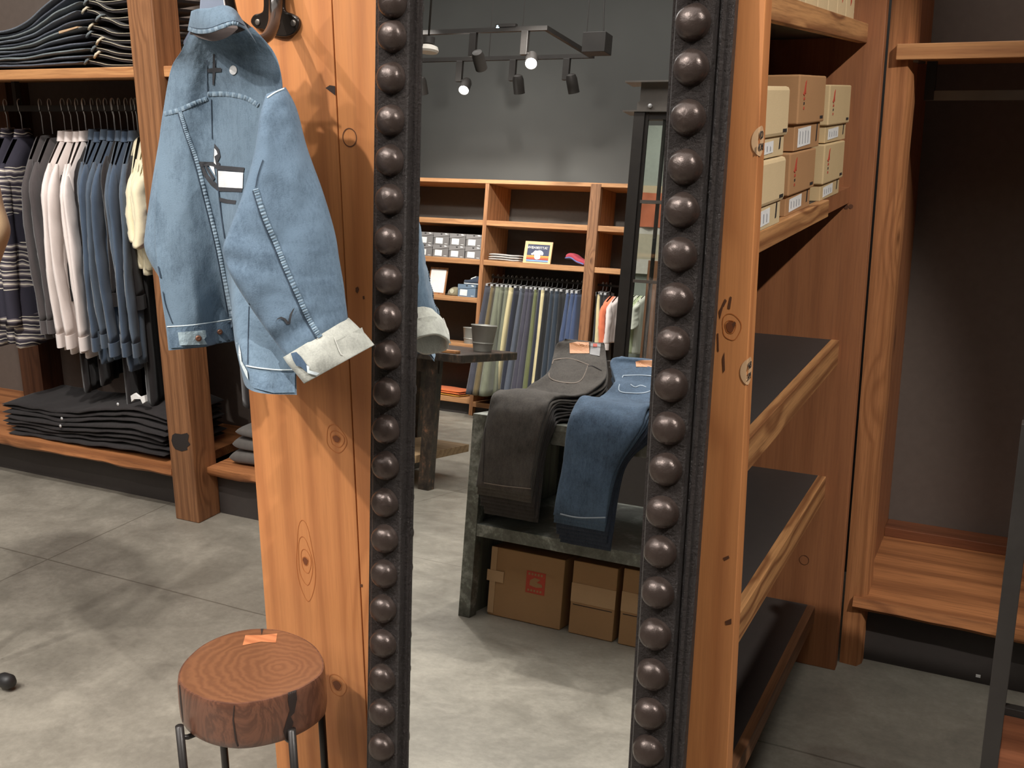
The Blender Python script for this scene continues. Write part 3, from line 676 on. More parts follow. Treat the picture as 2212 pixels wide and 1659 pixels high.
# ================================================================ LOG STOOL
ST=thing('log_stool','round varnished log seat stool with bow-tie inlay on thin black iron legs','stool',(-1.345,1.49,0))
outl=[(382,1470),(386,1446),(404,1420),(440,1390),(490,1368),(545,1357),(600,1359),(645,1372),(680,1393),(699,1420),(701,1445),(690,1462),(664,1480),(630,1496),(590,1509),(545,1518),(505,1521),(465,1517),(430,1507),(400,1491)]
op=[on(x,y,2,.5) for x,y in outl]; cx=sum(p.x for p in op)/len(op); cy=sum(p.y for p in op)/len(op)
op=smooth_poly([(p.x-cx,p.y-cy) for p in op],96)
def log_mat():
    n=NT('log_end_grain'); o=n.tc.outputs['Object']
    x=n.n('ShaderNodeSeparateXYZ'); n.l(n.map((1,1,1),(-(on(598,1441,2,.5).x+1.345),-(on(598,1441,2,.5).y-1.49),0)),x.inputs[0])
    r2=n.math('SQRT',n.math('ADD',n.math('POWER',x.outputs[0],2.0),n.math('MULTIPLY',n.math('POWER',x.outputs[1],2.0),1.5)))
    w=n.noise(o,9,4,.6); w2=n.noise(o,40,3,.6)
    s=n.math('SINE',n.math('ADD',n.math('MULTIPLY',r2,300.0),n.math('ADD',n.math('MULTIPLY',w,30.0),n.math('MULTIPLY',w2,3.0))))
    s=n.math('MULTIPLY_ADD',s,.5,.5)
    big=n.noise(o,6,3)
    k=n.mix(s,srgb(106,68,46),srgb(128,84,56)); k=n.mix(n.math('MULTIPLY',big,.7),k,srgb(112,70,46))
    n.bump(s,.04,.001); return n.out(k,.28,0,.5,Coat_Weight=.3,Coat_Roughness=.2)
def log_side():
    n=NT('log_side'); o=n.tc.outputs['Object']; v=n.map((1,1,.35)); w=n.noise(v,14,5,.65,.8); w2=n.noise(o,5,3)
    s=n.math('MULTIPLY_ADD',n.math('SINE',n.math('MULTIPLY',w,46.0)),.5,.5)
    k=n.mix(s,srgb(78,48,36),srgb(108,68,50)); k=n.mix(n.math('MULTIPLY',w2,.4),k,srgb(112,72,54)); n.bump(s,.1,.002)
    return n.out(k,.36,0,.5,Coat_Weight=.25,Coat_Roughness=.25)
prof=[(.90,.400),(.955,.401),(.985,.406),(1.0,.42),(1.005,.45),(1.0,.485),(.994,.4955),(.982,.4995),(.96,.5),(.6,.5),(.25,.5),(.001,.5)]
rings=[[Vector((cx+x*s,cy+y*s,z)) for x,y in op] for s,z in prof]
mb=MB(); mb.grid(rings[:9],1,True); mb.grid(rings[8:],0,True); mb.add(rings[0],[tuple(range(96))[::-1]],1)
seat=obj('seat',mb,[log_mat(),log_side()],ST,auto=35,label='thick varnished log slice seat')
def onS(x,y): return on(x,y,2,.5008)
bt=[(530,1372),(564,1372),(599,1368),(596,1388),(564,1386),(524,1394)]
obj('bow_tie_inlay',MB().add([onS(x,y) for x,y in bt],[(0,1,4,5),(1,2,3,4)]),wood('inlay',0,srgb(176,88,44),srgb(214,124,70),60,0,.35,13,.8),seat,label='orange bow-tie inlay')
CRK=plain('crack_dark',srgb(38,24,18),.8)
obj('crack',MB().add([onS(x,y) for x,y in ((563,1358),(569,1358),(565,1372))],[(0,1,2)]),CRK,seat)
SB=bvh_of([seat])
def spoly(poly,name,mat,par,bv=SB,lift=.0012): return patch(bv,poly,name,mat,par,lift,6)
spoly([(622,1496),(640,1490),(642,1510),(636,1540),(628,1548),(634,1560),(628,1585),(618,1600),(612,1580),(620,1552),(626,1535),(622,1515)],'bark_crack',CRK,seat)
spoly([(386,1480),(389,1480),(393,1520),(396,1560),(394,1560),(389,1520)],'crack',CRK,seat)
spoly([(505,1524),(507,1524),(505,1555),(512,1600),(518,1622),(515,1622),(508,1600),(502,1556)],'crack',CRK,seat)
LEGM=iron('leg_iron',srgb(48,44,42),60,.05,.35,.4)
for a in (248,338,68,158):
    a=math.radians(a); q=Vector((-1.345+.156*math.cos(a),1.49+.156*math.sin(a),0)); o=Vector((math.cos(a),math.sin(a),0))
    lg=obj('leg',MB().tube([q+Vector((0,0,.426)),q+Vector((0,0,.2)),q+o*.004],.0082,14),LEGM,ST,smooth=True)
    obj('bracket',MB().tube([q+Vector((0,0,.402)),q-o*.014+Vector((0,0,.3955)),q-o*.05+Vector((0,0,.3945))],.0055,8),LEGM,lg,smooth=True)
obj('ring',MB().tube([Vector((-1.345+.156*math.cos(t),1.49+.156*math.sin(t),.14)) for t in [2*PI*k/40 for k in range(41)]],.006,8),LEGM,ST,smooth=True)
# ================================================================ WALL RACKS (behind)
def live_slab(x0,x1,yf,yb,z0,z1,seed,amp=.02):
    n=60; rings=[]
    for i in range(n+1):
        x=x0+(x1-x0)*i/n; w=amp*nz((x*3,seed,0),1,seed)+amp*.35*nz((x*14,seed,0),1,seed); h=.006*nz((x*9,1,seed),1,seed)
        rings.append([Vector((x,yf+w+.004,z1)),Vector((x,yb,z1)),Vector((x,yb,z0)),Vector((x,yf+w+.014,z0+h)),Vector((x,yf+w*.4-.002,z0+.35*(z1-z0)+h))])
    return MB().loft(rings)
R1=thing('clothing_rack','long fir wall rack with one shelf, hanging rail and live-edge bench left of the mirror','rack',(-3,3.2,0))
def rpost(x0,x1,y0,y1,par,mat=W_UPZ,z1=2.32): return obj('post',MB().box(x0,x1,y0,y1,0,z1),mat,par,bevel=.004)
rpost(-2.958,-2.84,2.925,3.05,R1)
rpost(-4.95,-4.83,2.925,3.05,R1); rpost(-1.95,-1.84,2.925,3.05,R1)
obj('shelf_board',MB().box(-5.2,-2.958,2.93,3.48,1.672,1.709),W_X,R1,bevel=.003)
obj('shelf_board',MB().box(-2.84,-1.52,2.95,3.48,1.672,1.709),W_X,R1,bevel=.003)
obj('bench',live_slab(-5.2,-2.958,2.925,3.48,.170,.207,1,.018),W_BENCH,R1,auto=50,label='live-edge bench slab')
obj('bench',live_slab(-2.84,-1.52,3.0,3.48,.172,.209,5,.03),W_BENCH,R1,auto=50,label='short live-edge bench slab right of the post')
obj('plinth',MB().box(-5.2,-1.52,3.05,3.09,0,.17),BLACK,R1)
obj('back_panel',MB().box(-5.2,-1.52,3.48,3.5,.0,2.32),BLACKW,R1)
obj('divider',MB().box(-4.30,-4.16,3.36,3.48,.207,1.672),wood('divider_wood',2,srgb(70,40,26),srgb(96,58,38),26,.6,.6,14),R1)
obj('hanging_rail',MB().box(-4.83,-2.96,3.188,3.212,1.552,1.576),STEEL,R1)
obj('hanging_rail',MB().box(-2.84,-1.95,3.188,3.212,1.552,1.576),STEEL,R1)
for x in (-4.6,-3.9,-3.1): obj('rail_bracket',MB().box(x-.01,x+.01,3.188,3.212,1.576,1.672),STEEL,R1)
def burn(pts):
    v=[on(x,y,1,2.9235) for x,y in pts]; return obj('burnt_knot',MB().add(v,[tuple(range(len(v)))]),plain('char_black',srgb(30,22,18),.8),R1)
burn([(372,940),(378,936),(392,938),(404,935),(408,940),(406,952),(411,960),(404,966),(405,972),(392,975),(378,970),(373,962),(370,952)])
R2=thing('clothing_rack','empty fir wall rack with thick lit bench and steel rail at the right edge','rack',(.6,3.2,0))
def livepost(x0,x1,y0,y1,seed):
    n=50; rings=[]
    for i in range(n+1):
        z=2.32*i/n; w=.006*nz((z*3,seed,0),1,seed)+.003*nz((z*11,seed,2),1,seed)
        rings.append([Vector((x0,y0,z)),Vector((x1+w-.012,y0-.004,z)),Vector((x1+w,y0+.02,z)),Vector((x1+w*.5,y1,z)),Vector((x0,y1,z))])
    return MB().loft(rings)
obj('post',livepost(-.412,-.352,2.925,3.03,3),W_UPZ2,R2,auto=40)
obj('side_board',MB().box(-.412,-.372,3.03,3.5,0,2.32),W_PANELR,R2,bevel=.002)
obj('shelf_board',MB().box(-.389,1.7,2.90,3.48,1.677,1.715),W_X,R2,bevel=.002)
obj('bench',live_slab(-.386,1.7,2.905,3.48,.176,.219,9,.012),W_BENCH,R2,auto=50)
obj('bench_back_strip',MB().box(-.372,1.7,3.40,3.48,.219,.25),W_RED,R2,bevel=.002)
obj('plinth',MB().box(-.372,1.7,2.975,3.01,0,.176),BLACK,R2)
obj('back_panel',MB().box(-.372,1.7,3.48,3.5,0,2.32),BLACKW,R2)
obj('hanging_rail',MB().box(-.335,1.6,3.088,3.112,1.578,1.603),STEELG,R2)
obj('rail_drop',MB().box(-.335,-.311,3.087,3.113,1.579,1.677),STEEL,R2)
obj('angle_bracket',MB().box(-.372,-.34,2.94,3.10,1.671,1.677).box(-.372,-.366,2.94,3.10,1.60,1.677),STEELG,R2)
# ================================================================ GARMENTS
STEELW=plain('hanger_wire',srgb(205,205,205),.3,.35)
def hanger_at(x,y,zr,zn,label,group,lean=0):
    h=thing('clothes_hanger',label,'hanger',(x,y,zr),group)
    pts=[Vector((x,y+.016,zr+.0))]+[Vector((x,y+.018*math.cos(a),zr+.008+.018*math.sin(a))) for a in [PI*k/8 for k in range(0,9)]]+[Vector((x,y-.012,zr-.02)),Vector((x,y,zr-.04)),Vector((x,y,zn+.0))]
    obj('hook',MB().tube(pts,.0019,6),STEELW,h,smooth=True)
    obj('arms',MB().tube([Vector((x,y-.15,zn-.16)),Vector((x,y-.06,zn-.075)),Vector((x,y,zn-.04)),Vector((x,y+.06,zn-.075)),Vector((x,y+.15,zn-.16))],.005,6),STEEL,h,smooth=True)
    return h
def shirt_parts(t,x,y,zn,mat,L=.82,hw=.225,drop=.10,thick=.02,sl=.60,slm=None,seed=0,collar=True,short=False,cuff=True,tails=.0):
    NU=26; VS=[0,.003,.010,.022,.04]+[.04+.96*i/26 for i in range(1,27)]; fr=[];bk=[]
    for v in VS:
        a=[];b=[]
        for j in range(NU+1):
            u=-1+2*j/NU; au=abs(u); top=-drop*max(0,(au-.22)/.78)**1.05
            w=hw*(1+.02*v); yy=u*w; zz=zn+top+(-L-top)*v
            prof=(max(0,1-au**4))**.5; T=thick*1.25*min(1,(.06+v*22)**.5)*(.85+.15*min(1,v*3))*prof
            f=.007*math.sin(u*9+seed*2.1+v*1.2)*min(1,v*2)+.004*math.sin(u*21+seed)*v+.008*nz((u*2,v*3,seed),1,seed)*min(1,v*4)
            a.append(Vector((x+T+f*prof,y+yy,zz))); b.append(Vector((x-T+f*prof,y+yy,zz)))
        fr.append(a);bk.append(b)
    mb=MB(); mb.loft([f+k[::-1] for f,k in zip(fr,bk)],(False,True))
    body=obj('body',mb,mat,t,smooth=True)
    for s in (-1,1):
        rings=[]; n=16; NS=22
        for i in range(NS+1):
            v=i/NS
            if short: cy=y+s*(hw*.90+.055*v); zz=zn-drop*.92-sl*v; ry=.066-.004*v; rx=thick*1.0
            else: cy=y+s*(hw*.92+.035*math.sin(PI*.5*min(1,v*1.5))-.02*max(0,v-.6)); zz=zn-drop*.9-sl*v; ry=.058-.022*v; rx=thick*(.85-.1*v)
            if v<.14:
                g=v/.14; e_=math.sin(PI/2*g); ry*=.12+.88*e_; rx*=.25+.75*e_; cy-=s*.03*(1-g)**1.5; zz+=drop*.22*(1-g)
            ring=[]
            for k in range(n):
                q=2*PI*k/n; f=.006*nz((math.cos(q)*1.5,v*6,seed+s),1,seed)+.004*nz((math.sin(q)*3,v*14,seed+s),1,seed+2)
                ring.append(Vector((x+(rx+f)*math.cos(q)+.006*math.sin(v*5+seed),cy+ry*math.sin(q)*(1 if not short else 1)+ (0),zz+(.0 if not short else -.02*math.sin(q)*s))))
            rings.append(ring)
        o=obj('sleeve',MB().loft(rings),slm or mat,t,smooth=True)
        if cuff and not short:
            r0=rings[-1]; c=sum(r0,Vector())/n
            obj('cuff',MB().loft([[c+(p-c)*1.12+Vector((0,0,dz)) for p in r0] for dz in (.0,-.055)]),mat,o,smooth=False,auto=50)
    if collar:
        rings=[]
        for i in range(15):
            q=-PI*.98+2*PI*.98*i/14
            cy=y+.062*math.sin(q); cx=x+.016*math.cos(q)
            rings.append([Vector((cx,cy,zn+.028)),Vector((x+(cx-x)*1.5,y+(cy-y)*1.18,zn-.012)),Vector((x+(cx-x)*1.1,y+(cy-y)*1.05,zn-.016))])
        obj('collar',MB().loft(rings),mat,t,smooth=False,auto=60)
def stripes_mat():
    n=NT('striped_wool'); o=n.tc.outputs['Object']; x=n.n('ShaderNodeSeparateXYZ'); n.l(o,x.inputs[0])
    ph=n.math('ADD',n.math('MULTIPLY',x.outputs[2],26.0),n.math('ADD',n.math('MULTIPLY',n.noise(o,7,2),1.2),n.math('MULTIPLY',x.outputs[1],4.0)))
    f=n.math('FRACT',ph)
    k=n.ramp(f,[(0,srgb(56,52,60)),(.22,srgb(108,100,104)),(.38,srgb(214,204,186)),(.52,srgb(120,112,116)),(.66,srgb(48,46,56)),(.82,srgb(206,198,182)),(.92,srgb(66,60,68))],'CONSTANT')
    big=n.math('FRACT',n.math('MULTIPLY',x.outputs[2],3.3)); k=n.mix(n.math('GREATER_THAN',big,.62),k,srgb(52,50,60))
    n.bump(n.noise(o,260,2),.3,.002); return n.out(k,.9,0,.1)
STRIPE=stripes_mat()
RY=3.2; ZR=1.576; ZN=1.452
def nx(px): return on(px,290,1,RY).x
ordn=['first','second','third','fourth','fifth','sixth','seventh','eighth','ninth']
def hang_shirts(xs,mat,what,cat,group,first,**kw):
    hshort=what.replace('long sleeved ','').replace(' hanging low beneath the blue shirts','').replace(' hanging right of the rack post behind the denim jacket','').replace(' hanging behind the shirts low down','').replace(' with short sleeves','').replace(' half hidden behind the post and the denim jacket','')
    for i,x in enumerate(xs):
        lab='%s, %s from the left %s'%(what,ordn[i],first) if len(xs)>1 else what
        t=thing(kw.get('nm','long_sleeved_shirt'),lab,cat,(x,RY,ZN),group)
        m=mat[i%len(mat)] if isinstance(mat,list) else mat
        k=dict(kw); k.pop('nm',None); sd=k.pop('seed0',0)
        k['L']=kw['L']+random.uniform(-.025,.02); k['sl']=kw['sl']+random.uniform(-.02,.02)
        shirt_parts(t,x,RY,ZN+random.uniform(-.006,.006),m,seed=sd+i*1.37,**k)
        t.rotation_euler=(0,0,math.radians(27+random.uniform(-4,4)))
        hh=hanger_at(x,RY,ZR,ZN+.01,'silver hanger hook above the %s%s'%(hshort,(', '+ordn[i]+' of them') if len(xs)>1 else ''),'hanger hooks along the left rail'); hh.rotation_euler=t.rotation_euler
hang_shirts([nx(-12),nx(19),nx(50)],STRIPE,'striped cream and grey wool cardigan','cardigan','striped cardigans on the left rail','on the rail',nm='striped_cardigan',L=.86,hw=.24,drop=.15,thick=.035,sl=.62,cuff=False,seed0=3)
hang_shirts([nx(94),nx(114)],CHAR,'charcoal overshirt','shirt','charcoal overshirts on the left rail','beside the striped cardigans',nm='overshirt',L=.80,hw=.225,drop=.13,thick=.024,sl=.60,collar=False,seed0=9)
hang_shirts([nx(142),nx(157),nx(172),nx(187)],WHITE,'white long sleeved cotton shirt','shirt','white shirts on the left rail','among the white shirts',L=.86,hw=.23,drop=.135,thick=.018,sl=.66,seed0=1)
hang_shirts([nx(p) for p in (205,220,234,249,263,278,291)],[CHAMB,CHAMB2],'blue chambray long sleeved shirt','shirt','blue chambray shirts on the left rail','among the blue shirts',L=.88,hw=.225,drop=.135,thick=.018,sl=.64,seed0=5)
hang_shirts([nx(307),nx(322),nx(337)],CREAM,'cropped cream knit tee','t-shirt','cream knit tees on the left rail','next to the rack post',nm='knit_tee',L=.50,hw=.20,drop=.14,thick=.024,sl=.24,short=True,collar=False,seed0=2)
hang_shirts([-3.09],PURP,'purple long sleeved shirt behind the rack post','shirt','dark shirts beside the post','',nm='purple_shirt',L=.64,hw=.20,drop=.1,thick=.018,sl=.55,collar=False,seed0=4)
hang_shirts([-3.05],WHITE,'off-white long shirt half hidden behind the post and the denim jacket','shirt','dark shirts beside the post','',nm='long_shirt',L=.78,hw=.19,drop=.1,thick=.012,sl=.6,collar=False,seed0=6)
hang_shirts([-3.60,-3.52],BLK,'black long coat hanging behind the shirts low down','coat','black coats behind the shirts','on the rail',nm='long_coat',L=1.02,hw=.15,drop=.1,thick=.016,sl=.5,collar=False,seed0=8)
hang_shirts([-3.36,-3.24,-3.13],BLK,'black long garment beneath the blue shirts','coat','black garments beneath the blue shirts','on the rail',nm='long_coat',L=1.08,hw=.17,drop=.1,thick=.02,sl=.5,collar=False,seed0=12)
hang_shirts([-2.72,-2.62,-2.52,-2.42,-2.3],BLK,'black garment right of the rack post','coat','black garments right of the post','on the rail',nm='long_coat',L=1.0,hw=.2,drop=.1,thick=.024,sl=.5,collar=False,seed0=20)
# two charcoal denim garments low behind the cardigans
# ---- folded jeans on the upper shelf: each pair is one ribbon rising to its waistband on the right
DJ=[denim('raw_denim_a',srgb(36,40,50),srgb(84,88,98),300),denim('raw_denim_b',srgb(46,52,62),srgb(100,106,114),300),denim('raw_denim_c',srgb(54,62,68),srgb(112,120,122),300)]
PALE=plain('pale_selvedge',srgb(190,180,156),.8)
def ribbon(t,name,cl,th,ya,yb,mat,seed,wob=.006):
    # cl: list of (x,z) centre line
    n=44; rings=[]; m=10
    for i in range(n+1):
        u=i/n; x,z=cr(cl,u); x2,z2=cr(cl,min(1,u+.02)); x1,z1=cr(cl,max(0,u-.02)); d=Vector((x2-x1,0,z2-z1)).normalized(); nn=Vector((-d.z,0,d.x))
        if nn.z<0: nn=-nn
        ring=[]
        e=(1-abs(2*u-1)**10)*.8+.2
        for k in range(24):
            a=2*PI*k/24; cy=math.cos(a); sz=math.sin(a)
            yy=(ya+yb)/2-(yb-ya)/2*math.copysign(abs(cy)**.35,cy)+.012*nz((x*6,k*.01,seed),1,seed); hz=th/2*math.copysign(abs(sz)**.6,sz)*e
            ring.append(Vector((x,yy,z))+nn*(hz+wob*nz((x*12,yy*8,seed),1,seed)*.6))
        rings.append(ring)
    return obj(name,MB().loft(rings),mat,t,smooth=True)
N=11
for i in range(N):
    f=i/(N-1); zl=1.722+.0125*i; 
    xe=on(196+[0,22,18,30,10,16,34,6,12,-6,-14][i],100,1,3.02).x+.0
    zr=1.732+.021*i+.06*f*f
    t=thing('folded_jeans','dark folded jeans on the upper left shelf, %s of the pile'%(['bottom pair','second pair from the bottom','third pair from the bottom','fourth pair from the bottom','fifth pair from the bottom','middle pair','seventh pair from the bottom','fourth pair from the top','third pair from the top','second pair from the top','top pair'][i]),'jeans',(-3.6,3.1,zl),'folded jeans on the upper left shelf')
    xa=on(0,100,1,3.0).x-.45
    cl=[(xa,zl),(xa+.3,zl+.002),(-3.66,zl+.002),(-3.52,zl+(zr-zl)*.18),(-3.42,zl+(zr-zl)*.5),(-3.32,zl+(zr-zl)*.8),(xe,zr)]
    body=ribbon(t,'legs',cl,.0135,2.965+.008*math.sin(i*2.3),3.36,DJ[i%3],i)
    # waistband: thicker roll plus dark tail running to the post with pale stitched edge
    obj('waistband',MB().tube([Vector((xe-.002,2.985,zr-.008)),Vector((xe+.012,2.98,zr+.002)),Vector((xe+.018,2.99,zr+.012)),Vector((xe+.01,3.02,zr+.014))],.0045,8),PALE if i%2 else DJ[2],body,smooth=True)
    tail=[(xe,2.99,zr+.004),(xe+.05,3.0,zr-.006),(xe+.10,3.02,zr-.016-.02*f),(-3.0,3.06,zr-.03-.045*f*.6+.004*i)]
    tail=[Vector((a,b,max(c,1.716))) for a,b,c in tail]
    rings=[]
    for k in range(13):
        p=Vector(cr([tuple(q) for q in tail],k/12)); rings.append([p+Vector((0,0,.004)),p+Vector((0,.3,.004)),p+Vector((0,.3,-.006)),p+Vector((0,0,-.006))])
    w=obj('seat_part',MB().loft(rings),BLK,body,auto=40)
    obj('selvedge_line',MB().tube([Vector(cr([tuple(q+Vector((0,-.002,.0035))) for q in tail],k/12)) for k in range(13)],.0011,5),PALE,w,smooth=True)
# leather patch
p0=on(128,70,1,2.955); p1=on(168,58,1,2.955); 
tp=thing('leather_patch','small tan leather patch on a pair of jeans in the upper left pile','patch',tuple(p0)); obj('patch',MB().loft([[Vector((p0.x,2.953,p0.z-.004)),Vector((p1.x,2.953,p1.z-.003)),Vector((p1.x,2.953,p1.z+.002)),Vector((p0.x,2.953,p0.z+.004))],[Vector((p0.x,2.975,p0.z-.004)),Vector((p1.x,2.975,p1.z-.003)),Vector((p1.x,2.975,p1.z+.002)),Vector((p0.x,2.975,p0.z+.004))]]),plain('tan_leather',srgb(182,150,116),.7),tp)
# ---- black folded trousers on the bench
BKD=denim('black_denim',srgb(20,18,18),srgb(44,40,40),300)
for i in range(8):
    t=thing('folded_trousers','black folded trousers on the live-edge bench, %s of the pile'%['bottom pair','second pair from the bottom','third pair from the bottom','fourth pair from the bottom','fourth pair from the top','third pair from the top','second pair from the top','top pair'][i],'trousers',(-3.5,3.15,.21+.016*i),'black folded trousers on the bench')
    z=.216+.0165*i; o=.012*math.sin(i*1.9)
    cl=[(-3.92+o-.01*i,z-.001),(-3.8+o,z),(-3.6,z+.004),(-3.4,z+.012+.004*i),(-3.2,z+.022+.006*i),(-3.03+o,z+.018+.004*i)]
    b=ribbon(t,'legs',cl,.0175,2.965+.01*math.sin(i*1.3)+.004*i,3.32,BKD,i+20,.01)
    if i in (5,7):
        for q,(px,py) in enumerate(((137,903),(134,919)) if i==5 else ((258,872),)):
            p=on(px,py,1,2.97); obj('button',MB().lathe([(.007,0),(.006,.002),(.0001,.003)],(p.x,2.962,p.z),10,0,Matrix.Rotation(PI/2,3,'X')),STEELW,b,smooth=True)
t=thing('crumpled_tissue','small crumpled white tag lying on the black folded trousers','tag',tuple(on(298,862,1,3.0)))
P=[on(x,y,1,2.99) for x,y in ((282,855),(290,850),(300,858),(312,854),(314,868),(308,872),(303,862),(290,862),(284,868))]
obj('tag_card',MB().loft([P,[p+Vector((0,.012,0)) for p in P]]),LABELW,t)
t=thing('folded_sweater','grey knit lying on the bench right of the rack post','sweater',(-2.7,3.15,.209))
for k,(x0,x1,z0,z1) in enumerate(((-2.78,-2.45,.211,.27),(-2.76,-2.47,.27,.325),(-2.74,-2.5,.325,.37))):
    ribbon(t,'folded_layer',[(x0,(z0+z1)/2),(x0+.1,(z0+z1)/2),(x1-.1,(z0+z1)/2),(x1,(z0+z1)/2)],(z1-z0),3.06,3.34,cloth('grey_knit',srgb(86,82,78),.25),40+k,.006)
# ---- standing pipe rack at the far left edge with a tan coat
t=thing('garment_rack','black pipe garment rack standing just outside the left edge, rubber foot on the floor','rack',(-2.55,1.75,0))
foot=on(10,1492,2,.0)
obj('rail',MB().tube([(-2.66,.75,1.72),(-2.66,1.80,1.72)],.014,10),STEEL,t,smooth=True)
for y in (1.76,.8):
    obj('upright',MB().tube([(-2.66,y,1.72),(-2.66,y,.03)],.014,10),STEEL,t,smooth=True)
    f=obj('foot_bar',MB().tube([(-2.86,y,.028),(-2.47,y,.028)],.012,10),STEEL,t,smooth=True)
    obj('rubber_foot',MB().lathe([(.0001,-.026),(.016,-.027),(.021,-.015),(.021,.012),(.014,.024),(.0001,.026)],(-2.478,y,.027),16,0,Matrix.Rotation(PI/2,3,'Y')),plain('rubber',srgb(36,34,34),.5),f,smooth=True)
TAN=cloth('tan_canvas',srgb(176,146,112),.15)
e=[(-60,330,2.7,-5,372,2.7),(-60,420,2.7,8,440,2.7),(-60,500,2.7,23,497,2.7),(-50,560,2.7,9,545,2.72),(-50,700,2.72,-12,600,2.74)]
t=thing('canvas_coat','tan canvas coat sleeve poking in at the left edge','coat',tuple(at(-40,450,2.7)))
rings=[]
for i in range(25):
    xl,yl,tl,xr,yr,tr=cr(e,i/24); L=at(xl,yl,tl); R=at(xr,yr,tr); c=(L+R)/2; h=(R-L)/2; n=(-ray((xl+xr)/2,(yl+yr)/2)).normalized()
    rings.append([c+h*math.cos(a)+n*.05*math.sin(a) for a in [2*PI*k/20 for k in range(20)]])
obj('sleeve',MB().loft(rings),TAN,t,smooth=True)
obj('body',MB().loft([[at(-250,190,2.75),at(-180,190,2.75),at(-180,190,2.85),at(-250,190,2.85)],[at(-330,270,2.75),at(-50,300,2.75),at(-50,310,2.85),at(-330,270,2.85)],[at(-340,900,2.75),at(-70,900,2.75),at(-70,900,2.85),at(-340,900,2.85)]]),TAN,t)
# ================================================================ steel framed table at right edge
t=thing('steel_frame_table','black square-steel framed table with reddish wood lower shelf, right edge','table',(.45,1.95,0))
for x in (.006,.92):
    for y in (1.72,2.19): obj('leg',MB().box(x-.013,x+.013,y-.013,y+.013,0,1.12),STEEL,t,bevel=.001)
for y in (1.72,2.19):
    obj('rail',MB().box(.019,.907,y-.011,y+.011,.362,.386),STEEL,t,bevel=.001)
    obj('rail',MB().box(.019,.907,y-.011,y+.011,1.10,1.12),STEEL,t,bevel=.001)
for x in (.006,.92): obj('side_rail',MB().box(x-.011,x+.011,1.733,2.177,.362,.386),STEEL,t,bevel=.001)
obj('lower_shelf',MB().box(.02,.905,1.735,2.176,.345,.372),W_RED,t,bevel=.002)
obj('tabletop',MB().box(.03,.95,1.70,2.21,1.12,1.15),W_RED,t,bevel=.003)
t=thing('paper_scrap','tiny white paper scrap stuck on the black plinth of the right rack','paper',tuple(on(2113,1460,1,2.974)))
p=on(2113,1460,1,2.973); obj('scrap',MB().box(p.x-.006,p.x+.006,2.971,2.975,p.z-.004,p.z+.003),LABELW,t)
# ================================================================ ROOM BEHIND THE CAMERA (seen in the mirror)
YB=-5.84
R3=thing('wall_rack','tall fir wall rack with many cubbies on the far wall seen in the mirror','rack',(-4.2,-6.1,0))
def bd(name,x0,x1,y0,y1,z0,z1,m,par=R3,bev=.003,lab=None): return obj(name,MB().box(x0,x1,y0,y1,z0,z1),m,par,bevel=bev,label=lab)
bd('upright',-4.873,-4.833,YB-.48,YB,0,2.235,W_LTZ); bd('upright',-6.0,-5.96,YB-.48,YB,0,2.235,W_LTZ)
bd('post',-3.785,-3.685,YB-.05,YB+.012,0,2.262,wood('far_post',2,srgb(104,62,36),srgb(156,102,64),34,1.0,.5,15,1.0)); bd('upright',-3.76,-3.72,YB-.48,YB-.05,0,2.235,W_LTZ)
bd('upright',-2.42,-2.38,YB-.48,YB,0,2.235,W_LTZ)
bd('top_board',-6.0,-2.38,YB-.5,YB+.004,2.235,2.272,W_LT)
for z in (1.888,1.511,1.142,.69,.158): bd('shelf',-5.96,-4.873,YB-.48,YB,z-.05,z,W_LT)
for z in (1.888,1.511,.138): bd('shelf',-4.833,-3.76,YB-.48,YB,z-.05,z,W_LT); bd('shelf',-3.72,-2.42,YB-.48,YB,z-.05,z,W_LT)
bd('back_panel',-6.0,-2.38,YB-.5,YB-.48,0,2.235,plain('far_back',srgb(66,60,54),.8))
bd('kick_board',-5.96,-2.42,YB-.1,YB-.06,0,.1,BLACK)
bd('hanging_rail',-4.833,-3.76,-6.06,-6.035,1.345,1.365,STEEL); bd('hanging_rail',-3.72,-2.42,-6.06,-6.035,1.345,1.365,STEEL)
# grey sneaker boxes
GB=card('grey_card',srgb(112,108,106)); GB2=card('grey_card_b',srgb(124,120,118))
def fy(y): return lambda u,v,w:Vector((u,y+w,v))
def greybox(x0,x1,z0,z1,lab,mat=GB,blue=False,grp='grey shoe boxes on the far left shelf'):
    t=thing('shoe_box',lab,'box',((x0+x1)/2,YB-.18,z0),grp); yf=YB-.02; zl=z0+(z1-z0)*.62
    obj('box_base',MB().box(x0+.004,x1-.004,yf-.3,yf-.004,z0,z1-.006),mat,t)
    obj('lid',MB().prism([(x0,zl-.004),(x1,zl+.02),(x1,z1),(x0,z1)],fy(yf),-.304,0),GB2 if not blue else mat,t,bevel=.002)
    obj('label',MB().prism([(x0+.025,z0+.012),(x0+.105,z0+.010),(x0+.107,zl-.006),(x0+.027,zl-.004)],fy(yf-.004),.0005,.0016),LABELW,t)
    obj('logo',MB().prism([(x1-.045,zl+.03),(x1-.018,zl+.03),(x1-.03,z1-.004),(x1-.053,z1-.004)],fy(yf),.0003,.0014),LABELW,t)
    obj('finger_hole',MB().prism([((x0+x1)/2+.012*math.cos(a),z1-.006+.012*math.sin(a)) for a in [PI+PI*k/8 for k in range(9)]],fy(yf),.0003,.0012),INK,t)
    obj('print',MB().prism([(x1-.05,z0+.01),(x1-.02,z0+.01),(x1-.02,z0+.014),(x1-.05,z0+.014)],fy(yf-.004),.0004,.0014),LABELW,t)
for r_ in range(2):
    for c_ in range(4):
        x0=-5.60+.182*c_
        greybox(x0,x0+.178,1.512+.118*r_,1.628+.118*r_,'grey shoe box in the mirror, %s row, %s from the far upright'%(['bottom','top'][r_],['fourth','third','second','first'][c_]))
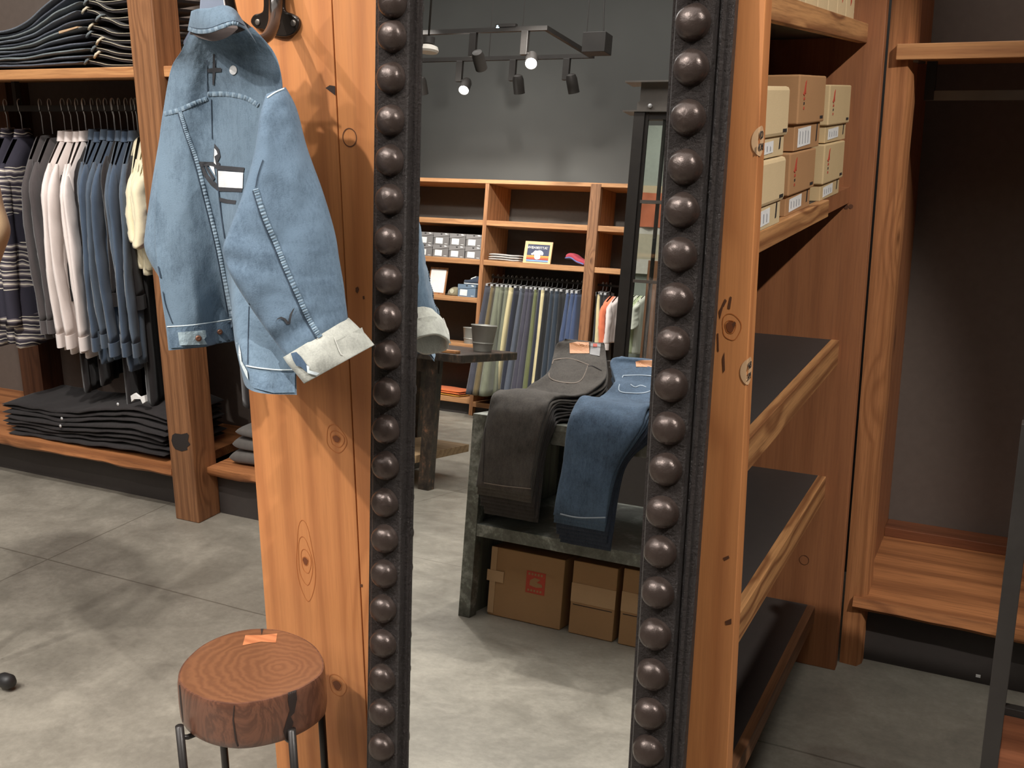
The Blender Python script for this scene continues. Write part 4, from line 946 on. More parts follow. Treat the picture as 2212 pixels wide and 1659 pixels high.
t=thing('framed_card','white card in a wooden frame standing at the end of the far left shelf','frame',(-5.36,YB-.05,1.142))
M0=Matrix.Translation(Vector((-5.37,YB-.06,1.142)))@Matrix.Rotation(math.radians(8),4,'X')
obj('frame',MB().box(-.10,.10,-.012,0,0,.27,0,M0),W_LTZ,t,bevel=.002); obj('card',MB().box(-.085,.085,0,.003,.02,.25,0,M0),LABELW,t)
CAPM=cloth('olive_cap',srgb(124,116,92),.2)
t=thing('cap','olive baseball cap with round patch beside the grey box on the far shelf','cap',(-5.2,YB-.12,1.142))
rings=[]
for i in range(13):
    a=PI/2*i/12; rings.append([Vector((-5.185+.075*math.cos(a)*math.cos(q),YB-.13+.09*math.cos(a)*math.sin(q),1.145+.085*math.sin(a)**.8)) for q in [2*PI*k/24 for k in range(24)]])
cap=obj('crown',MB().loft(rings),CAPM,t,smooth=True)
obj('brim',MB().loft([[Vector((-5.225-.085*s*math.cos(q)*1,YB-.13+.07*math.sin(q)*s,1.155-.006*s+.004)) for q in [-PI/2+PI*k/12 for k in range(13)]] for s in (.2,1.0)]),CAPM,t)
obj('patch',MB().lathe([(.022,0),(.022,.003),(.0001,.004)],(-5.18,YB-.045,1.188),16,0,Matrix.Rotation(-PI/2,3,'X')),plain('patch_pale',srgb(190,186,160),.8),cap)
BLUEB=card('blue_grey_card',srgb(104,122,140))
greybox(-5.105,-4.905,1.143,1.262,'blue-grey shoe box with a sneaker standing on it',BLUEB,True,None)
t=thing('sneaker','dark navy sneaker with white sole and red heel on the blue-grey box','shoe',(-5.0,YB-.14,1.263))
def shoe(t,x0,x1,yc,z,up,sole,heel):
    n=24; R_=[];S_=[]
    for i in range(n+1):
        u=i/n; x=x0+(x1-x0)*u; w=.045*(math.sin(PI*min(1,max(.04,u*.94+.03))))**.45; h=.025+.045*(1/(1+math.exp(-(u-.42)*12)))*(1-.25*max(0,u-.85)/.15)
        R_.append([Vector((x,yc+w*math.cos(q),z+.018+max(0,math.sin(q))*h)) for q in [2*PI*k/16 for k in range(16)]])
        S_.append([Vector((x,yc+w*1.06*math.cos(q),z+.010+.010*math.sin(q))) for q in [2*PI*k/16 for k in range(16)]])
    a=obj('upper',MB().loft(R_),up,t,smooth=True); obj('sole',MB().loft(S_),sole,t,smooth=True)
    obj('heel_panel',MB().loft([[p+(p-sum(r,Vector())/16)*.05 for p in r] for r in R_[19:24]]),heel,t,smooth=True)
    obj('laces',MB().loft([[Vector((x0+(x1-x0)*u,yc+s*.022,z+.018+.028+.05*(u-.3)+.006)) for s in (-1,1)]+[Vector((x0+(x1-x0)*u,yc-s*.022,z+.018+.035+.09*(u-.3)+.004)) for s in (-1,1)] for u in (.36,.5,.62)]),sole,a)
shoe(t,-5.08,-4.87,YB-.11,1.263,cloth('navy_suede',srgb(50,58,72),.2),LABELW,plain('red_heel',srgb(150,60,56),.7))
ZINC=iron('zinc_bucket',srgb(150,148,140),20,.05,.4,.3)
def bucket(cx_,cy_,z,r0,r1,h,lab,grp=None):
    t=thing('metal_bucket',lab,'bucket',(cx_,cy_,z),grp)
    obj('pail',MB().lathe([(r0,0),(r1,h),(r1+.004,h+.004),(r1,h+.008),(r1-.004,h+.002),(r0-.003,.006),(.0001,.006)],(cx_,cy_,z),28),ZINC,t,auto=40)
    obj('band',MB().lathe([(r0+(r1-r0)*.3+.001,h*.3),(r0+(r1-r0)*.3+.004,h*.32),(r0+(r1-r0)*.36+.001,h*.36)],(cx_,cy_,z),28),ZINC,t)
bucket(-4.965,YB-.1,.69,.062,.078,.15,'small zinc bucket on the far shelf beside the upright')
# folded things on shelves
def folded(t,name,x0,x1,ya,yb,z0,z1,mat,seed): return ribbon(t,name,[(x0,(z0+z1)/2),(x0*.7+x1*.3,(z0+z1)/2+.004),(x0*.3+x1*.7,(z0+z1)/2),(x1,(z0+z1)/2)],(z1-z0),ya,yb,mat,seed,.004)
for i in range(3):
    t=thing('folded_tee','orange folded t-shirt low on the far left shelf, %s'%['bottom of three','middle of three','top of three'][i],'t-shirt',(-5.2,YB-.15,.16+.02*i),'orange folded tees'); folded(t,'folded_cloth',-5.45,-5.0,YB-.35,YB-.02,.16+.02*i,.18+.02*i,cloth(['yellow_ochre','orange_cloth','orange_cloth'][i],[srgb(206,150,60),srgb(214,106,52),srgb(214,106,52)][i],.15),50+i)
for i in range(3):
    t=thing('folded_sweatshirt','light grey folded sweatshirt beside the framed picture, %s of three'%['bottom','middle','top'][i],'sweatshirt',(-4.62,YB-.15,1.512+.022*i),'grey folded sweatshirts'); folded(t,'folded_cloth',-4.80,-4.47,YB-.32,YB-.03,1.513+.022*i,1.533+.022*i,cloth('light_grey_fleece',srgb(176,172,168),.15),60+i)
t=thing('framed_picture','small wood framed picture with navy print, white lettering and rainbow stripes','picture',(-4.31,YB-.04,1.511))
M0=Matrix.Translation(Vector((-4.31,YB-.075,1.513)))@Matrix.Rotation(math.radians(9),4,'X')
x0,x1=-.142,.142
fr=MB(); fr.box(x0,x1,-.014,0,.18,.208,0,M0).box(x0,x0+.03,-.014,0,0,.18,0,M0).box(x1-.024,x1,-.014,0,0,.18,0,M0).box(x0+.03,x1-.024,-.014,0,0,.012,0,M0)
obj('frame',fr,plain('blond_wood',srgb(222,186,134),.5),t,bevel=.002)
def pic(name,poly,mat,d=.001,par=None): return obj(name,MB().prism(poly,lambda u,v,w:M0@Vector((u,w,v)),-.006,d-.004),mat,par or t)
pp=pic('print_sheet',[(-.112,.012),(.118,.012),(.118,.18),(-.112,.18)],plain('navy_print',srgb(50,56,84),.6))
for z0,z1,c in ((.058,.074,(224,150,60)),(.042,.058,(222,90,44)),(.034,.042,(150,44,54)),(.018,.032,(120,160,214))): pic('stripe',[(-.112,z0),(.118,z0),(.118,z1),(-.112,z1)],plain('stripe_%d_%d'%c[:2],srgb(*c),.6),.0015,pp)
# lettering reads right way round in the room, mirrored in the glass
for s,xc,sz in (('RETRA',.015,.030),('MAR',-.0,.030),('OW',.0,.030)):
    pass
Mt=M0@Matrix.Translation(Vector((0,-.0015,0)))
def word(s,xc,zc,size): 
    M=M0@Matrix.Translation(Vector((xc,.0,zc)))@Matrix.Rotation(PI,4,'Z')@Matrix.Rotation(PI/2,4,'X'); return text_obj('lettering',s,size,M,LABELW,pp,.0004)
word('DW',-.083,.148,.036); word('MAR',-.035,.148,.034); word('ATTER',.033,.147,.034); word('THE',.088,.156,.013); word('OF',.088,.142,.013)
bl=[(-.05,.10),(-.07,.088),(-.055,.078),(-.035,.082),(-.03,.052),(-.012,.038),(.012,.04),(.03,.05),(.03,.085),(.045,.078),(.058,.09),(.05,.112),(.02,.126),(-.012,.12),(-.03,.122)]
pic('white_shape',smooth_poly(bl,50),LABELW,.0018,pp)
t=thing('knit_hat','red and blue striped knit hat lying on the far middle shelf','hat',(-3.88,YB-.1,1.511))
ribbon(t,'knit',[(-4.0,1.59),(-3.95,1.60),(-3.88,1.565),(-3.81,1.54),(-3.79,1.528)],.05,YB-.2,YB-.04,plain('knit_red',srgb(160,52,66),.9),77,.01)
ribbon(t,'blue_stripe',[(-4.004,1.578),(-3.95,1.583),(-3.88,1.55),(-3.81,1.53)],.018,YB-.19,YB-.032,plain('knit_blue',srgb(84,100,150),.9),78,.006)
# trousers on the far rail
def trousers(xt,xb,mat,zb,label,hx=.05,ztop=1.262,shorts=False,yf=.0,group='trousers on the far rail'):
    t=thing('trousers' if not shorts else 'shorts',label,'trousers' if not shorts else 'shorts',(xt,-6.03,ztop),group)
    n=16; rings=[]
    for i in range(n+1):
        u=i/n; z=ztop+(zb-ztop)*u; xc=xt+(xb-xt)*u; yc=-6.02+(yf or .10)*u; ry=.13+.05*u; rx=hx*(.55+.45*u); ring=[]
        for k in range(20):
            q=2*PI*k/20; c=math.cos(q); s=math.sin(q)
            f=.006*math.sin(q*3+xt*40)+.005*nz((xt*9,q,u*3),1,2)
            a=math.radians(-22); px=(rx+f)*math.copysign(abs(c)**.7,c); py=(ry+f)*math.copysign(abs(s)**.8,s)
            ring.append(Vector((xc+px*math.cos(a)-py*math.sin(a)*.35,yc+py,z)))
        rings.append(ring)
    b=obj('legs',MB().loft(rings),mat,t,smooth=True)
    obj('waistband',MB().loft([[c0+(p-c0)*1.03+Vector((0,0,dz)) for p in rings[0]] for c0 in [sum(rings[0],Vector())/20] for dz in (-.035,.004)]),mat,b,auto=50)
    h=thing('clip_hanger','clip hanger holding the %s'%label,'hanger',(xt,-6.047,1.355),'clip hangers on the far rail')
    obj('hook',MB().tube([Vector((xt,-6.047+.017*math.cos(a),1.366+.017*math.sin(a))) for a in [PI*k/6 for k in range(7)]]+[Vector((xt,-6.06,1.34)),Vector((xt,-6.047,1.30))],.003,5),STEELW,h,smooth=True)
    obj('clip_bar',MB().tube([Vector((xt,-6.14,1.285)),Vector((xt,-6.047,1.30)),Vector((xt,-5.93,1.285))],.003,5),STEELW,h,smooth=True)
    for y in (-6.12,-5.93): obj('clip',MB().box(xt-.012,xt+.012,y-.008,y+.008,1.25,1.288),STEELW,h)
TC={'char':srgb(62,62,70),'olive':srgb(98,84,58),'sage':srgb(108,110,92),'cream':srgb(196,182,138),'navy':srgb(38,40,50),'slate':srgb(78,83,94),'plum':srgb(64,62,72),'green':srgb(96,100,66),'black':srgb(32,32,33),'indigo':srgb(42,50,60),'blue':srgb(56,68,96)}
TM={k:cloth('far_'+k,v,.22,200) for k,v in TC.items()}
lst=[(1058,1024,'char','charcoal navy trousers first on the far rail'),(1069,1036,'olive','brown olive trousers on the far rail'),(1081,1052,'sage','sage green trousers, left of the three pairs'),(1091,1064,'sage','sage green trousers, middle of the three pairs'),(1100,1076,'sage','sage green trousers, right of the three pairs'),(1109,1074,'cream','cream trousers on the far rail'),(1120,1096,'navy','dark navy trousers after the cream pair'),(1132,1102,'slate','slate blue trousers on the far rail'),(1144,1118,'plum','grey plum trousers beside the slate pair'),(1154,1130,'plum','grey plum trousers second after the slate pair'),(1163,1142,'green','olive green trousers on the far rail'),(1173,1150,'navy','dark navy trousers after the green pair'),(1179,1160,'cream','cream trousers peeking between dark pairs'),(1187,1166,'black','black trousers mid rail'),(1198,1178,'indigo','dark indigo jeans on the far rail'),(1209,1192,'indigo','second dark indigo jeans on the far rail'),(1219,1206,'black','black trousers beside the blue shorts')]
for a,b,c,lab in lst:
    ff=.30 if b<1060 else .10
    trousers(mon(a,625,1,-6.0).x+(.03 if b<1020 else 0),mon(b,840,1,-6.0+ff).x,TM[c],.235,lab,yf=ff)
for i,(a,b) in enumerate(((1231,1224),(1241,1236),(1251,1247))):
    trousers(mon(a,640,1,-6.0).x,mon(b,735,1,-5.95).x,TM['blue'],.80,'navy blue shorts by the rack post, %s of three'%['left','middle','right'][i],.045,1.255,True,group='blue shorts on the far rail')
for i,(a,b,c,zb,lab) in enumerate(((1297,1293,'cream',.6,'pale green white trousers right of the far post'),(1296,1286,'black',.2,'black trousers right of the far post'),(1304,1296,'black',.2,'second black trousers right of the far post'),(1313,1305,'black',.3,'third black trousers beside the coral shirt'))):
    trousers(mon(a,640,1,-6.0).x,mon(b,800,1,-5.9).x,TM[c],zb,lab)
cx3=mon(1322,640,1,-5.95).x
t=thing('coral_shirt','coral orange shirt hanging right of the far post','shirt',(cx3,-5.98,1.26)); shirt_parts(t,cx3,-5.98,1.26,cloth('coral_cloth',srgb(226,120,84),.15),L=.42,hw=.2,drop=.08,thick=.035,sl=.36,collar=False,seed=3)
cx4=mon(1334,640,1,-5.95).x
t=thing('white_shirt','white shirt hanging next to the coral shirt','shirt',(cx4,-5.98,1.26)); shirt_parts(t,cx4,-5.98,1.26,WHITE,L=.42,hw=.2,drop=.08,thick=.03,sl=.36,collar=False,seed=5)
# ---- galvanised jeans table
DT=thing('display_table','weathered zinc display table with low shelf, stacked with jeans','table',(-.95,-.68,0))
def zinc_top():
    n=NT('weathered_zinc'); o=n.tc.outputs['Object']; a=n.noise(o,6,6,.7,.8); b=n.noise(o,60,4,.7)
    k=n.ramp(n.math('ADD',n.math('MULTIPLY',a,.7),n.math('MULTIPLY',b,.3)),[(.36,srgb(58,58,52)),(.52,srgb(92,94,86)),(.68,srgb(160,164,156))]); n.bump(b,.2,.003)
    return n.out(k,.45,.35,.5)
ZT=zinc_top()
ZW=wood('grey_weathered',2,srgb(70,68,60),srgb(112,110,98),30,.5,.6,16,.8)
TX0,TX1,TY0,TY1=-1.886,-.02,-1.12,-.268
obj('tabletop',MB().box(TX0,TX1,TY0,TY1,.765,.79),ZT,DT,bevel=.002)
obj('apron',MB().box(TX0,TX1,TY1-.022,TY1-.002,.715,.765),ZT,DT); obj('apron',MB().box(TX0,TX1,TY0+.002,TY0+.02,.715,.765),ZT,DT)
for x in (TX0,TX1-.05):
    for y in (TY1-.055,TY0): obj('leg',MB().box(x,x+.05,y,y+.055,0,.765),ZT,DT,bevel=.002)
obj('side_panel',MB().box(TX0+.012,TX0+.03,TY0+.05,TY1-.05,.0,.715),ZW,DT)
obj('lower_shelf',MB().box(TX0+.03,TX1-.03,TY0+.02,TY1-.004,.322,.370),ZT,DT,bevel=.002)
# draped jeans
def drape(t,name,path,th,mat,seed,lobes=1.0,X=None):
    n=60; m=28; rings=[]
    for i in range(n+1):
        u=i/n; y,z,xc,w=cr(path,u); y2,z2,_,_=cr(path,min(1,u+.015)); y1,z1,_,_=cr(path,max(0,u-.015)); d=Vector((0,y2-y1,z2-z1)).normalized(); nn=Vector((0,-d.z,d.y))
        if i==0: pass
        ring=[]
        e=(1-abs(2*u-1)**14)*.7+.3
        for k in range(m):
            a=2*PI*k/m; c=math.cos(a); s=math.sin(a)
            x=xc+(w/2)*math.copysign(abs(c)**.4,c)+.004*nz((u*6,k*.01,seed),1,seed)
            h=th/2*math.copysign(abs(s)**.5,s)*e
            wr=lobes*(.008*nz((x*13,u*9,seed),1,seed)+.0035*nz((x*40,u*22,seed),1,seed+1))+(.012*(lobes-1)*nz((x*9+u*5,u*16,seed),1,seed+4) if s>0 else 0)
            ring.append(Vector((x,y,z))-nn*(-h-wr)*(-1 if False else 1))
        rings.append(ring)
    return obj(name,MB().loft(rings),mat,t,smooth=True)
CHD=denim('charcoal_denim',srgb(34,31,29),srgb(76,71,66),300,.9,6,1.1); CHD2=denim('black_drape_denim',srgb(26,24,24),srgb(54,50,48),300)
BLD=denim('indigo_drape_denim',srgb(32,41,54),srgb(76,95,116),300,.9,6,1.1); BLD2=denim('dark_indigo_denim',srgb(22,26,36),srgb(50,58,72),300)
def pile(n,base,xs,ws,zw,hem,lab,grp,mt,md,yw,xw):
    top=None
    for i in range(n):
        f=i/(n-1); o=.0125*i; sh=.006*math.sin(i*2.1)
        g=1-f
        path=[(TY1+.012+o*.75,hem+.11*g*-1+.0,xs[0]+.012*g+sh,ws[0]),(TY1+.014+o*.75,.66,xs[0]*.6+xs[1]*.4+.012*g,ws[0]),(TY1+.010+o*.55,.775+o*.55,xs[1]+.02*g,ws[1]),(TY1-.03+o*.1,.803+o*.95,xs[1]+.02*g,ws[1]),(-.42,.800+o*.98,(xs[1]+xs[2])/2+.03*g,(ws[1]+ws[2])/2),(-.56,.80+o+(zw-.9)*.35*f,xs[2]+.03*g,ws[2]),(yw+.03,.80+o+(zw-.8-.0125*n)*.8*f+.01,xw+.03*g,ws[2]*.92),(yw,.80+o+(zw-.8-.0125*n)*f+.02*f,xw+.03*g,ws[2]*.70)]
        nm=['bottom pair','second pair from the bottom','third pair from the bottom','fourth pair from the bottom','fifth pair from the bottom','third pair from the top','second pair from the top','top pair'][i if n==8 else i]
        t=thing('draped_jeans','%s draped over the front of the zinc table, %s'%(lab if i>=n-1 else lab.split(' with ')[0],nm),'jeans',(xs[1],-.45,.80+o),grp)
        b=drape(t,'legs',path,.0145 if i<n-1 else .02,mt if i>=n-1 else (mt if i>=n-3 else md),i+70,1.7 if i==n-1 else 1.0)
        top=(t,b)
    return top
T1=pile(8,0,(-1.70,-1.675,-1.60),(.225,.232,.245),1.075,.53,'charcoal jeans with grey size tag','charcoal jeans on the zinc table',CHD,CHD2,-.75,-1.655)
T2=pile(8,0,(-1.395,-1.33,-1.30),(.20,.27,.27),1.03,.475,'indigo jeans with stitched pocket','indigo jeans on the zinc table',BLD,BLD2,-.72,-1.385)
# details laid on the top pairs, cast from the mirrored viewpoint
_ray=ray
def mray(x,y):
    v=_ray(x,y); return v-MN*(2*v.dot(MN))
VC=refl(CAM)
def laym(bv,x,y,lift,fall=None):
    d=mray(x,y).normalized(); o=VC+d*((MP-VC).dot(MN)/d.dot(MN)+.01); h=bv.ray_cast(o,d)
    return None if h[0] is None else h[0]-d*lift
_lay=lay
lay=laym
B1=bvh_of([T1[1]]); B2=bvh_of([T2[1]])
TANL=plain('tan_patch',srgb(196,132,84),.6)
patch(B1,[(1230,741),(1247,738),(1272,739),(1273,763),(1231,763)],'waist_patch',TANL,T1[1],.003,6,'tan leather waist patch')
tg=patch(B1,[(1276,741),(1298,742),(1295,769),(1274,765)],'size_tag',plain('tag_grey',srgb(120,118,118),.6),T1[1],.004,6)
if tg: patch(B1,[(1281,742),(1290,742),(1290,749),(1281,749)],'tag_mark',REDINK,tg,.006,5)
CST=plain('charcoal_stitch',srgb(112,100,90),.9); BST=plain('pale_stitch',srgb(150,164,178),.9); DST=plain('dark_stitch',srgb(40,34,34),.9)
for pts in ([(1196,777),(1230,774),(1272,788)],[(1196,777),(1187,815),(1230,827),(1256,820),(1270,789)]): strip(B1,pts,2,'pocket_stitch',CST,T1[1],.0025)
strip(B1,[(1270,792),(1280,790),(1300,800)],2,'fold_line',DST,T1[1],.0025)
strip(B1,[(1051,890),(1046,960),(1043,1040)],1.5,'side_seam',DST,T1[1],.0025)
strip(B1,[(1190,890),(1168,960),(1150,1055)],3,'side_seam',DST,T1[1],.0025)
strip(B1,[(1045,1043),(1090,1050),(1147,1056)],2,'hem_stitch',CST,T1[1],.0025)
patch(B2,[(1373,781),(1385,778),(1412,778),(1412,793),(1374,792)],'waist_patch',TANL,T2[1],.003,6,'tan leather waist patch')
for pts in ([(1346,811),(1380,810),(1410,812)],[(1346,811),(1337,843),(1368,849),(1392,848),(1410,842)],[(1362,830),(1372,836),(1384,832),(1396,836)]): strip(B2,pts,2,'pocket_stitch',BST,T2[1],.0025)
strip(B2,[(1210,1110),(1250,1118),(1308,1118)],3,'hem_stitch',BST,T2[1],.0025)
# cartons under the low shelf
def carton(x0,x1,z1,lab,kind):
    t=thing('carton',lab,'box',((x0+x1)/2,-.52,0),'cartons under the zinc table')
    b=obj('box_body',MB().box(x0,x1,-.70,-.36,0.001,z1),CARTON,t,bevel=.003); yf=-.36
    if kind==0:
        obj('flap',MB().box(x0-.0,x0+.025,yf,yf+.003,.01,z1),CARTONL,t); 
        obj('tape',MB().box(x0-.012,x0+.06,yf+.003,yf+.0045,z1*.50,z1*.66),CARTONL,t)
        s=obj('red_stamp',MB().box(x0+.155,x0+.235,yf+.0,yf+.0012,.12,.205),REDINK,t)
        for q in range(5): obj('stamp_letter',MB().box(x0+.163+.013*q,x0+.171+.013*q,yf+.0012,yf+.002,.190,.199).box(x0+.163+.013*q,x0+.171+.013*q,yf+.0012,yf+.002,.127,.135),CARTON,s)
        obj('stamp_figure',MB().prism([(x0+.17,.15),(x0+.2,.145),(x0+.225,.15),(x0+.222,.16),(x0+.2,.165),(x0+.215,.178),(x0+.19,.182),(x0+.172,.17)],fy(yf),.0012,.002),CARTON,s)
    else:
        obj('tape',MB().box(x0,x1,yf,yf+.0015,z1*.44,z1*.70),CARTONL,t)
        obj('flap_gap',MB().box(x0+.01,x1-.01,yf,yf+.001,z1*.40,z1*.41),INK,t)
carton(-1.806,-1.497,.272,'large brown carton with a red square stamp under the zinc table',0)
carton(-1.462,-1.285,.279,'narrow brown carton with pale tape next to the stamped carton',1)
carton(-1.262,-.95,.287,'brown carton with pale tape at the right, cut off by the mirror frame',1)
# ---- dark distressed table on the left of the mirror image
LTm=plain('distressed_paint',srgb(58,50,44),.5)
def distress():
    n=NT('distressed_black'); o=n.tc.outputs['Object']; a=n.noise(o,8,6,.75,1.0); b=n.noise(n.map((1,1,.3)),30,4,.7)
    k=n.ramp(n.math('ADD',n.math('MULTIPLY',a,.6),n.math('MULTIPLY',b,.4)),[(.44,srgb(40,34,30)),(.56,srgb(72,60,50)),(.64,srgb(150,104,78))]); n.bump(b,.2,.003); return n.out(k,.45,.1,.5)
DS=distress()
LT=thing('work_table','black distressed wooden table with pale lower shelf at the left of the mirror','table',(-3.7,-2.6,0))
obj('tabletop',MB().box(-4.4,-3.03,-3.0,-2.24,.803,.853),DS,LT,bevel=.006)
obj('apron',MB().box(-4.3,-3.22,-2.36,-2.32,.72,.803),DS,LT)
for x,y in ((-4.32,-2.37),(-3.30,-2.37),(-4.32,-2.95),(-3.75,-2.95)):
    if 1: obj('leg',MB().box(x,x+.075,y,y+.075,0,.803),DS,LT,bevel=.004)
obj('lower_shelf',MB().box(-4.3,-3.30,-2.93,-2.25,.165,.215),wood('pale_plank',0,srgb(140,104,72),srgb(190,152,112),20,.6,.6,17,.9),LT,bevel=.004)
p=mon(962,757,2,.856); bucket(p.x+.10,p.y-.30,.855,.058,.082,.16,'larger zinc bucket on the distressed table behind the jacket cuff')
t=thing('wooden_tray','small orange wooden block lying at the edge of the distressed table','tray',(-3.25,-2.3,.854)); p=mon(930,762,2,.86); p.y=min(p.y,-2.29); p.x=min(p.x,-3.1)
obj('block',MB().box(p.x-.06,p.x+.06,p.y-.03,p.y+.03,.854,.872),W_X,t,bevel=.003)
# ---- steel sash partition
FX=thing('steel_sash_screen','black steel sash window screen with I-beam head standing behind the jeans table','screen',(-1.6,-2.1,0))
YS=-2.0
obj('beam',MB().box(-2.057,-.9,YS-.12,YS,2.226,2.234).box(-2.057,-.9,YS-.12,YS,2.376,2.384).box(-1.985,-.92,YS-.07,YS-.05,2.234,2.376).box(-1.99,-.9,YS-.045,YS-.03,2.234,2.282),STEELG,FX)
obj('bolt',MB().lathe([(.011,0),(.011,.006),(.006,.012),(.0001,.013)],(mon(1405,229,1,YS-.03).x,YS-.028,mon(1405,229,1,YS-.03).z),10,0,Matrix.Rotation(-PI/2,3,'X')),STEELW,FX)
obj('upright',MB().box(-1.995,-1.935,YS-.035,YS-.005,.94,2.226),STEEL,FX,bevel=.002); obj('upright',MB().box(-1.935,-1.918,YS-.03,YS-.018,.94,2.226),STEEL,FX)
obj('upright',MB().box(-1.0,-.92,YS-.09,YS-.01,.94,2.226),STEEL,FX,bevel=.002)
for q in ((1405,437),(1400,609)):
    z=mon(*q,1,YS-.03).z; obj('glazing_bar',MB().box(-1.918,-1.0,YS-.035,YS-.0,z-.008,z+.008),STEELG,FX)
xb=mon(1420,430,1,YS-.03).x; obj('glazing_bar',MB().box(xb-.007,xb+.007,YS-.055,YS-.03,.95,2.20),STEEL,FX)
obj('sill',MB().box(-1.93,-.95,YS-.11,YS+.02,.93,.95),STEELG,FX); obj('head_rail',MB().box(-1.99,-.95,YS-.07,YS-.02,2.19,2.226),STEEL,FX)
def glass_mat():
    n=NT('clear_pane'); t=n.t; tr=n.n('ShaderNodeBsdfTransparent'); tr.inputs[0].default_value=(.9,.92,.9,1); gl=n.n('ShaderNodeBsdfGlossy'); gl.inputs['Roughness'].default_value=.02
    mx=n.n('ShaderNodeMixShader'); mx.inputs[0].default_value=.07; n.l(tr.outputs[0],mx.inputs[1]); n.l(gl.outputs[0],mx.inputs[2]); n.l(mx.outputs[0],t.nodes['Material Output'].inputs[0]); return n.mat
obj('glass_pane',MB().box(-1.918,-1.0,YS-.026,YS-.022,.95,2.19),glass_mat(),FX)
t=thing('black_cabinet','black cabinet carrying the steel sash screen','cabinet',(-1.5,-2.2,0))
obj('carcass',MB().box(-2.018,-.9,-2.5,-1.98,0,.93),BLACK,t,bevel=.003); obj('door',MB().box(-2.0,-1.47,-1.98,-1.965,.05,.9),BLACK,t,bevel=.003); obj('door',MB().box(-1.45,-.92,-1.98,-1.965,.05,.9),BLACK,t,bevel=.003)
# things seen through the panes
YP=-4.3
def seen(name,x0,y0,x1,y1,mat,par,Yq=YP,d=.03,lab=None):
    a=mon(x0,y0,1,Yq); b=mon(x1,y0,1,Yq); c=mon(x1,y1,1,Yq); e_=mon(x0,y1,1,Yq); X0=min(a.x,e_.x); X1=max(b.x,c.x)
    return obj(name,MB().box(X0,X1,Yq-d,Yq,(e_.z+c.z)/2,(a.z+b.z)/2),mat,par,bevel=.003,label=lab)
FL=thing('display_wall','pale freestanding display wall behind the sash screen','display',tuple(mon(1410,800,1,YP).xy)+(0,))
a=mon(1376,300,1,YP-.05); b=mon(1500,300,1,YP-.05)
obj('panel',MB().box(mon(1350,600,1,YP).x+.02,-1.3,YP-.12,YP-.06,0,mon(1400,268,1,YP).z),plain('pale_green_grey',srgb(134,140,130),.8),FL)
pz=lambda y:mon(1400,y,1,YP).z
X0=mon(1352,600,1,YP).x+.03
for y0,y1,c,nm in ((400,416,(214,190,150),'beige_strip'),(490,505,(232,226,214),'white_ledge'),(505,560,(206,196,168),'mesh_panel'),(560,592,(226,222,208),'white_ledge')):
    obj(nm,MB().box(X0,-1.35,YP-.06,YP-.03,pz(y1),pz(y0)),plain(nm+'_paint%d'%y0,srgb(*[int(v*.85) for v in c]),.7),FL)
t=thing('rust_leather_hide','rust orange leather hide draped on the pale display wall','leather',(X0+.2,YP,pz(490)))
n=20; P=[[Vector((X0+.02+.62*j/n,YP-.015+.012*math.sin(j*1.3+i*.4)+.006*nz((i,j,0),.4,1),pz(416)+(pz(490)-pz(416))*i/10)) for j in range(n+1)] for i in range(11)]
obj('hide',MB().grid(P),plain('rust_leather',srgb(178,92,56),.6),t,smooth=True)
for i in range(4):
    x=mon(1368+9*i,650,1,YP+.12).x; z1=pz(640)
    t=thing('pale_tee','pale green and white tee hanging behind the sash screen, %s from the left'%ordn[i],'t-shirt',(x,YP+.12,z1),'pale tees behind the sash screen')
    shirt_parts(t,x,YP+.14,z1,cloth(['pale_green','off_white'][i%2],[srgb(186,196,158),srgb(214,214,200)][i%2],.15),L=.42,hw=.16,drop=.05,thick=.02,sl=.18,short=True,collar=False,seed=i)
t=thing('timber_post','rough brown timber post behind the sash screen','post',(mon(1402,700,1,-3.6).x,-3.6,0))
xp=mon(1402,680,1,-3.6).x; obj('post',MB().box(xp-.04,xp+.05,-3.7,-3.6,0,mon(1402,562,1,-3.6).z),W_DK,t,bevel=.004)
# ---- track lighting
TR=thing('lighting_track','black suspended rectangular lighting track under the dark ceiling','track',(-5.5,-4.9,3.3))
def bar(x0,x1,y0,y1): obj('rail',MB().box(x0,x1,y0,y1,3.285,3.32),STEEL,TR)
bar(-8.2,-3.68,-4.46,-4.425); bar(-8.2,-3.68,-5.42,-5.385); bar(-3.715,-3.68,-5.385,-4.46)
for x,y in ((-3.9,-4.44),(-3.72,-5.3),(-5.6,-4.44),(-4.7,-5.4)): obj('suspension_wire',MB().tube([(x,y,3.32),(x,y,4.9)],.004,5),STEEL,TR)
LENS=emit('lit_lens',(1,.96,.9),30)
LAMPS=[]
def head(px,py,Yr,aim,lit,lab):
    p=mon(px,py,1,Yr); x=p.x
    t=thing('track_spotlight',lab,'spotlight',(x,Yr,3.285),'track spotlights')
    obj('adapter',MB().box(x-.03,x+.03,Yr-.02,Yr+.02,3.10,3.285),STEEL,t,bevel=.003)
    d=Vector(aim).normalized(); c=Vector((x+.07,Yr,3.06)); q=d.to_track_quat('Z','Y').to_matrix()
    obj('yoke',MB().tube([Vector((x,Yr,3.12)),Vector((x+.04,Yr,3.11)),c],.010,8),STEEL,t,smooth=True)
    b=obj('can',MB().lathe([(.02,-.095),(.040,-.085),(.05,-.05),(.05,.07),(.046,.07),(.044,.05),(.0001,.05)],c,24,0,q),STEEL,t,auto=40)
    if lit: obj('lens',MB().lathe([(.044,0),(.0001,.001)],c+d*.058,20,0,q),LENS,b)
    LAMPS.append((c+d*.09,d,lit))
head(1022,95,-4.44,(-.1,-1,-.9),False,'track spotlight on the near rail aimed away at the wall, left one')
head(1134,90,-4.44,(.45,1,-.75),True,'lit track spotlight on the near rail with bright lens')
